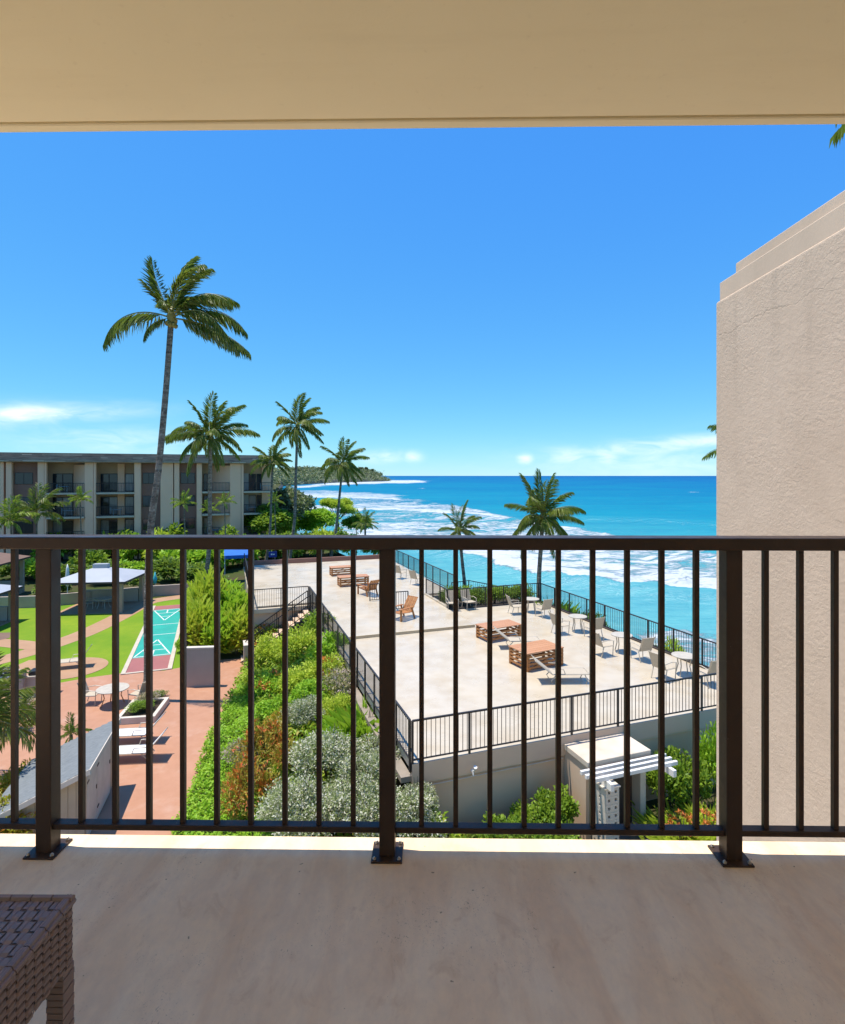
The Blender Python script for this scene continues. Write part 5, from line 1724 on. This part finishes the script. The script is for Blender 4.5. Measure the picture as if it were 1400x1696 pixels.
gc_poly = [gp(408, 1108), gp(352, 1222), gp(307, 1340), gp(283, 1400), gp(262, 1490), gp(470, 1490), gp(455, 1400), gp(440, 1300), gp(425, 1220), gp(432, 1130)]
rr2 = np.random.RandomState(5)
xs_ = np.array([p.x for p in gc_poly])
ys_ = np.array([p.y for p in gc_poly])
n = 60000
gx = rr2.uniform(xs_.min(), xs_.max(), n)
gy = rr2.uniform(ys_.min(), ys_.max(), n)
ok = in_poly2(gc_poly, gx + (vnoise(gx, gy, 0.35, 61) - .5) * .3, gy)
gx, gy = gx[ok], gy[ok]
n = len(gx)
hz = 0.10 + 0.34 * vnoise(gx, gy, 0.45, 62) * (0.5 + vnoise(gx, gy, 1.6, 63))
ru, rv = (gx - A0.x) * U.x + (gy - A0.y) * U.y, (gx - A0.x) * V.x + (gy - A0.y) * V.y
P = np.stack([gx, gy, bank_h(ru, rv) + hz * (0.45 + 0.55 * rr2.rand(n))], -1)
D = unit(rr2.normal(size=(n, 3)) * np.array([1, 1, 0.5]) + np.array([0, 0, 0.35]))
Nn = unit(rr2.normal(size=(n, 3)) * 0.45 + np.array([0, 0, 1.0]))
Ls = 0.085 * (0.6 + 0.8 * rr2.rand(n))
o = put('ground_cover', leaf_mesh('ground_cover', P, D, Nn, Ls, Ls * 0.75, M['l_bright']))
tag(o, 'bright green leafy ground cover between the pink path and the shrubs', 'ground cover', None, 'stuff')

# undergrowth filling the bank between the shrubs
n = 42000
uu_ = rr2.uniform(-5.2, 1.3, n)
vv_ = rr2.uniform(-2.4, 16.6, n)
wx, wy = A0.x + U.x * uu_ + V.x * vv_, A0.y + U.y * uu_ + V.y * vv_
ok = ~in_poly2(gc_poly, wx, wy) & ~((uu_ > -0.35) & (vv_ > -0.1)) & (wx > (-8.9 + 0.16 * (27.8 - wy)))
uu_, vv_, wx, wy = uu_[ok], vv_[ok], wx[ok], wy[ok]
n = len(wx)
hz = 0.15 + 0.75 * vnoise(wx, wy, 0.6, 72) * (0.35 + vnoise(wx, wy, 1.9, 73))
P = np.stack([wx, wy, bank_h(uu_, vv_) + hz * (0.4 + 0.6 * rr2.rand(n))], -1)
D = unit(rr2.normal(size=(n, 3)) * np.array([1, 1, 0.6]) + np.array([0, 0, 0.6]))
Nn = unit(rr2.normal(size=(n, 3)) * 0.5 + np.array([0, 0, 1.0]))
Ls = 0.15 * (0.6 + 0.8 * rr2.rand(n))
o = put('undergrowth', leaf_mesh('undergrowth', P, D, Nn, Ls, Ls * 0.5, M['l_under']))
tag(o, 'mixed green undergrowth between the shrubs on the planted bank', 'undergrowth', None, 'stuff')

# mixed planting on the slope beside the deck: px, py of the foot, radius, height, kind
slope = [
    ('silver', 500, 1490, 1.05, 1.75, 'big white leaved bush nearest the balcony, at the path side'), ('silver', 585, 1480, 1.0, 1.6, 'big white leaved bush nearest the balcony, in the middle of the bed'),
    ('silver', 665, 1478, 1.0, 1.6, 'big white leaved bush nearest the balcony, against the grey terrace wall'), ('silver', 545, 1375, 1.15, 1.65, 'white leaved bush behind the biggest ones, by the croton'),
    ('silver', 625, 1372, 0.95, 1.45, 'white leaved bush under the side railing corner'), ('silver', 505, 1270, 0.85, 1.35, 'round white leaved bush beside the lime ferns'),
    ('croton', 412, 1390, 0.75, 1.5, 'red and yellow croton beside the ground cover, nearest the white bushes'), ('croton', 440, 1310, 0.8, 1.5, 'red and yellow croton behind the first croton'),
    ('pink', 400, 1300, 0.7, 1.25, 'pinkish leaved shrub beside the ground cover and crotons'), ('pink', 565, 1225, 0.9, 1.5, 'pinkish shrub below the deck ledge'),
    ('spiky', 605, 1300, 0.85, 1.35, 'bright green tufted plant below the side railing'), ('spiky', 570, 1312, 0.7, 1.1, 'bright green tufted plant among the white bushes'),
    ('lime', 500, 1200, 0.95, 1.35, 'lime green fern like shrub in the middle of the slope'), ('bright', 455, 1180, 0.85, 1.2, 'bright green shrub beside the ground cover with orange flowers'),
    ('bright', 540, 1160, 1.0, 1.7, 'bright green shrub close to the deck columns'), ('lime', 490, 1130, 1.1, 1.7, 'lime green shrub above the middle of the slope'),
    ('lime', 450, 1110, 1.0, 1.5, 'lime green shrub near the short wall end'), ('green', 535, 1110, 1.0, 1.8, 'mid green shrub below the deck ledge farther up the slope'),
    ('lime', 515, 1085, 1.0, 2.0, 'lime green leafy shrub below the stairs'), ('bright', 470, 1075, 1.1, 1.7, 'bright green shrub at the foot of the stairs'),
    ('lime', 435, 1082, 0.95, 1.6, 'lime green shrub beside the short wall end with orange flowers'), ('bright', 455, 1228, 0.7, 1.0, 'bright green low shrub beside the crotons'),
    ('purple', 425, 1345, 0.4, 0.85, 'small dark purple plant between the crotons'), ('croton', 480, 1345, 0.55, 1.05, 'croton between the white bushes and the ground cover'),
    ('lime', 425, 1150, 0.75, 1.1, 'lime green shrub at the top of the ground cover'), ('lime', 560, 1260, 0.6, 1.0, 'small lime shrub beside the tufted plants'), ('bright', 520, 1235, 0.8, 1.2, 'bright green shrub behind the round white bush'),
    ('yellow', 470, 1262, 0.6, 1.0, 'yellow leaved shrub behind the crotons'), ('lime', 545, 1195, 0.8, 1.3, 'lime green shrub below the deck columns with orange flowers'), ('yellow', 600, 1345, 0.45, 0.9, 'yellow leaved shrub between the white bushes'),
    ('silver', 478, 1440, 0.7, 1.1, 'white leaved bush beside the lower ground cover'), ('silver', 690, 1440, 0.6, 1.0, 'white leaved bush at the foot of the grey front wall'), ('silver', 600, 1425, 0.95, 1.5, 'tall white leaved bush in the heart of the bed'),
    ('croton', 640, 1360, 0.40, 1.0, 'small red and yellow croton between the white bushes'), ('green', 500, 1048, 0.9, 2.0, 'tall green shrub against the stair wall'),
]
for (k_, px, py, r_, h_, lab) in slope:
    bush(k_, on_bank(gp(px, py)), r_, h_, lab, None, flowers='orange' in lab or 'red and yellow' in lab)

# tall gingers beside the lawn
for k, (px, py, r_, h_, lab) in enumerate(((332, 1085, 1.15, 3.6, 'nearest the screen wall'), (362, 1088, 1.2, 3.9, 'behind the screen wall path'), (392, 1084, 1.1, 3.4, 'closest to the short wall end'),
                                         (345, 1050, 1.5, 4.1, 'in the second row beside the court'), (385, 1052, 1.5, 3.9, 'in the second row under the deck railing'), (330, 1022, 1.4, 3.4, 'at the far end of the court'), (372, 1020, 1.5, 3.6, 'in the third row under the deck railing'), (400, 1030, 1.2, 3.0, 'hard against the deck side wall'))):
    bush('ginger2' if k in (1, 4, 6) else 'ginger', gp(px, py), r_ * 0.72, h_ * (0.80, 0.56, 0.72, 0.92, 0.70, 0.62, 0.66, 0.6)[k], ('bright' if k in (1, 4, 6) else 'lime') + ' green ginger clump ' + lab, 'tall gingers beside the lawn')
bush('purple', gp(325, 1086), 0.6, 1.5, 'dark purple leaved shrub beside the screen wall', None)
bush('bright', gp(308, 1080), 0.5, 0.8, 'small bright shrub at the lawn edge by the screen wall', None)

# bushes along the front wall of the terrace
for k, (u_, v_, r_, h_, lab) in enumerate(((1.3, -0.75, 0.55, 0.95, 'first from the deck corner'), (2.05, -0.85, 0.6, 1.15, 'second from the deck corner'), (2.85, -0.8, 0.65, 1.35, 'third from the deck corner'), (3.65, -0.85, 0.7, 1.5, 'beside the porch wall'), (1.7, -1.5, 0.6, 1.1, 'outer row, deck corner end'), (2.5, -1.5, 0.6, 1.2, 'outer row, middle'), (3.3, -1.5, 0.62, 1.25, 'outer row, porch end'),
                                          (7.2, -0.7, 0.7, 1.75, 'just past the porch'), (7.9, -0.75, 0.75, 1.9, 'past the porch nearer the wing wall'))):
    bush('jade', T(u_, v_), r_ * 1.05, h_ * 1.0, 'upright thick leaved bush against the terrace front wall, ' + lab, None)
bush('bright', T(8.9, -0.9), 0.5, 2.5, 'slender bright green shrub beside the edge of the wing wall', None)
bush('silver', T(8.7, -1.9), 0.55, 1.3, 'white leaved bush at the foot of the wing wall', None)
for k, (u_, v_, lab) in enumerate(((6.6, -2.0, 'nearest the porch door'), (7.3, -2.1, 'in the middle of the row'), (8.0, -2.2, 'nearest the wing wall'))):
    b_ = bush('brom', T(u_, v_), 0.85, 1.15, 'arching yellow green bromeliad with red tips, ' + lab, None, 'bromeliad', cat='bromeliad')
    put('flower_heads', FLOW, b_, (0, 0, 0.35), (0, 0, k), (0.45, 0.45, 0.42))['kind'] = 'stuff'
bush('silver', T(4.2, -2.6), 0.6, 0.7, 'low white leaved bush in front of the porch pillar', None)
bush('green', T(2.2, -2.1), 0.9, 0.8, 'low green bush in the bed before the front wall, deck corner end', None)
bush('green', T(3.3, -2.2), 0.9, 0.8, 'low green bush in the bed before the front wall, porch end', None)
sheet('porch_path', [T(4.9, -0.6), T(6.3, -0.6), T(6.2, -6.0), T(5.0, -6.0)], 0.02, simple('dark_path_paving', (0.16, 0.145, 0.13), None, 2, 0.8))
# hedge planter and plants beyond the sea railing
for k in range(6):
    bush('green' if k % 2 else 'dark', T(7.6 + 0.85 * k, 15.5 + (0.5 if k < 2 else 0), DZ - 0.25), 0.75, 1.15, ('clipped mid green hedge bush in the sea planter, ' if k % 2 else 'clipped dark green hedge bush in the sea planter, ') + ('at the inner corner', 'behind the sling chairs', 'second behind the chairs', 'third along the railing', 'near the sea palm', 'at the foot of the sea palm')[k], 'hedge bushes in the sea planter', 'hedge_bush')
bush('spiky', T(12.9, 13.6, 0.9), 0.9, 1.9, 'broad leaved plant at the foot of the sea palm', None)
for k, (v_, lab) in enumerate(((11.6, 'nearest the sea palm'), (10.4, 'next along from the sea palm'), (5.6, 'nearer the front railing'))):
    bush('dark' if k < 2 else 'lime', T(13.25, v_, 0.2), 0.85, 2.5, 'shrub outside the sea railing, ' + lab, None)

# shrubs and trees before the apartment block
bgp = [('fbush', 10, 905, 1.7, 3.2), ('fdark', 45, 925, 2.0, 3.0), ('fbright', 85, 930, 1.7, 3.0), ('fbush', 105, 900, 2.0, 4.4), ('fdark', 140, 925, 1.8, 2.6), ('fbush', 150, 950, 1.6, 2.4), ('fbright', 75, 962, 1.5, 2.0),
       ('fbush', 195, 930, 1.9, 3.4), ('fbright', 230, 935, 1.7, 3.2), ('fbush', 232, 905, 1.8, 4.6), ('flime', 265, 938, 1.6, 3.3), ('fbush', 285, 925, 1.9, 3.6), ('fbright', 300, 945, 1.9, 2.8), ('fbright', 330, 948, 1.9, 2.7), ('fbush', 320, 915, 1.9, 4.2),
       ('fbright', 360, 945, 1.8, 2.8), ('flime', 300, 905, 1.6, 4.3), ('fbush', 375, 925, 1.8, 3.4), ('fbright', 395, 938, 1.8, 3.0), ('fbush', 410, 910, 1.8, 4.2), ('fdark', 285, 962, 1.6, 2.0), ('fdark', 325, 968, 1.6, 1.9), ('fbright', 215, 962, 1.5, 2.0), ('fdark', 180, 966, 1.6, 1.8),
       ('fbush', 425, 930, 1.8, 2.8), ('fdark', 450, 925, 1.8, 2.9), ('fbush', 480, 926, 1.8, 2.8), ('fdark', 505, 920, 1.8, 2.8), ('flime', 535, 922, 1.7, 2.8), ('fbush', 560, 918, 1.8, 2.9), ('fbright', 590, 920, 1.6, 2.6), ('fdark', 620, 922, 1.5, 2.2), ('fbright', 440, 905, 2.0, 4.6), ('flime', 465, 905, 1.8, 4.4),
       ('fdark', 30, 960, 1.6, 1.9), ('fbush', -30, 930, 2.2, 3.6), ('fdark', 120, 965, 1.5, 1.7), ('fdark', 90, 985, 1.2, 1.2), ('fdark', 350, 985, 1.3, 1.5), ('fdark', 240, 975, 1.2, 1.3)]
names_ = {'fbush': 'rounded mid green', 'fdark': 'dark green', 'fbright': 'bright green', 'flime': 'yellow green'}
for (k_, px, py, r_, h_) in bgp:
    zone = next(w for lim, w in ((-10, 'past the brown shelter'), (35, 'beside the brown shelter'), (70, 'between shelter and white parasol'), (112, 'around the white parasol'), (160, 'behind the pavilion roof'), (212, 'past the pavilion roof'), (250, 'behind the tall palm trunk'),
                                 (290, 'behind the far end of the court'), (320, 'between court and bushy palm'), (345, 'below the bushy palm'), (385, 'behind the ginger clumps'), (418, 'beside the blue awning'), (446, 'at the deck end by the awning'), (470, 'around the navy sign'),
                                 (520, 'behind the middle of the deck kerb'), (575, 'behind the turquoise parasol'), (700, 'at the sea end of the deck kerb')) if px < lim)
    row_ = 'low' if h_ < 2.1 else 'tall' if h_ > 3.9 else 'medium'
    bush(k_, gp(px, py), r_, h_, row_ + ' ' + names_[k_] + ' shrub in the thicket ' + zone, 'thicket shrubs before the apartment block')


def tree(base, h, r_, key, label, group=None, seed=1, blobs=6, name='broadleaf_tree', vert=0.8, ks=1.0):
    base = Vector(base)
    root = empty(name, base, seed * 1.3, label, 'tree', group)
    rr_ = random.Random(seed)
    mb = MB()
    mb.tube([(0, 0, -0.1), (0.05 * h, 0, h * 0.3), (0.02 * h, 0.03 * h, h * 0.62)], [0.05 * h * 0.5, 0.035 * h * 0.5, 0.02 * h * 0.5], 8)
    cs = []
    for k in range(blobs):
        a = k * 2.4
        d = r_ * (0.25 + 0.45 * rr_.random()) if k else 0
        c = Vector((d * math.cos(a), d * math.sin(a), h * (0.50 + 0.32 * rr_.random()) if k else h * 0.72))
        mb.tube([(0.03 * h, 0.01 * h, h * 0.4), c], [0.012 * h, 0.004 * h], 5)
        cs.append(c)
    mb.build('trunk', M['bark2'], root)
    ms = LIB[key]
    for k, c in enumerate(cs):
        s = r_ * (0.48 + 0.22 * rr_.random()) * ks
        put('crown', ms[k % len(ms)], root, c - Vector((0, 0, s * 0.75 * vert)), (0, 0, k), (s, s, s * vert))
    return root


tree(gp(470, 905), 8.4, 3.6, 'ffar', 'large grey green tree beside the end wall of the apartment block', None, 3, 9)
tree(gp(452, 915), 6.6, 2.6, 'fbush', 'mid green tree in front of the end balconies', None, 4, 7)
tree(gp(515, 898), 4.6, 3.2, 'fbright', 'wide bright green tree between the two tall palms', None, 5, 8)
tree(gp(560, 892), 7.0, 3.4, 'flime', 'loose yellow green tree behind the leaning bay palm', None, 6, 9, vert=0.7, ks=0.55)
tree(gp(592, 890), 3.6, 2.4, 'fbush', 'low green tree at the edge of the bay', None, 7, 7)
tree(gp(425, 912), 5.6, 2.6, 'fbright', 'bright green tree at the foot of the end pier', None, 8, 6)
tree(gp(245, 905), 5.6, 2.2, 'fbright', 'bright green tree behind the tall palm trunk', None, 9, 6)
tree(gp(95, 905), 5.8, 2.4, 'ffar', 'pale green tree in front of the first balconies', None, 10, 6)
tree(gp(345, 905), 4.8, 2.0, 'fbright', 'bright green tree at the foot of the bushy palm', None, 11, 6)
# far woods on the headland read as one mass
rr3 = np.random.RandomState(8)
Pw, Dw, Nw, Lw = [], [], [], []
for (x, y, h) in hl:
    for k in range(26):
        off = rr3.rand() ** 0.8 * 90
        hh_ = np.interp(off, [0, 4, 26, 70, 150], [0.05, 0.22, 0.62, 1.0, 1.02])
        c = np.array([x - off * 0.55 + rr3.normal() * 5, y + off * 0.8, SEA + h * hh_ + 1.0])
        s = 3.2 * (0.6 + 0.7 * rr3.rand())
        for q in range(13):
            Pw.append(c + rr3.normal(size=3) * np.array([s, s, s * 0.55]))
            Dw.append(rr3.normal(size=3))
            Nw.append(rr3.normal(size=3) + np.array([0, -0.3, 1.0]))
            Lw.append(3.2 * (0.6 + 0.6 * rr3.rand()))
Lw = np.array(Lw)
o = put('headland_wood', leaf_mesh('headland_wood', np.array(Pw), unit(np.array(Dw)), unit(np.array(Nw)), Lw, Lw * 0.7, M['l_far']))
tag(o, 'far wood covering the headland across the bay', 'woods', None, 'stuff')
mb = MB()
for k, (x, y, h) in enumerate(hl[4:80]):
    mb.add([(x + 2, y - 3, SEA - 0.3), (x + 9, y - 1, SEA - 0.3), (x + 8, y + 4, SEA + 2.2 + 1.5 * rnd.random()), (x + 1, y + 3, SEA + 2.0 + 2 * rnd.random())], [(0, 1, 2, 3)])
# trees standing up on the headland's tip
for k, (i_, hh2, r2) in enumerate(((76, 11, 6), (80, 14, 5), (84, 9, 6), (70, 8, 6), (60, 9, 7), (48, 8, 7), (30, 8, 7))):
    x, y, h = hl[i_]
    tree(Vector((x - 25, y + 40, SEA + h * 0.72)), hh2 + 3, r2, 'ffar', ('rounded tree second from the headland tip', 'tallest tree at the very tip of the headland', 'low tree leaning over the headland cliff', 'tree third from the headland tip', 'broad tree on the middle of the headland', 'broad tree behind the leaning bay palm on the headland', 'broad tree at the root of the headland')[k], 'trees on the headland', 60 + k, 5)
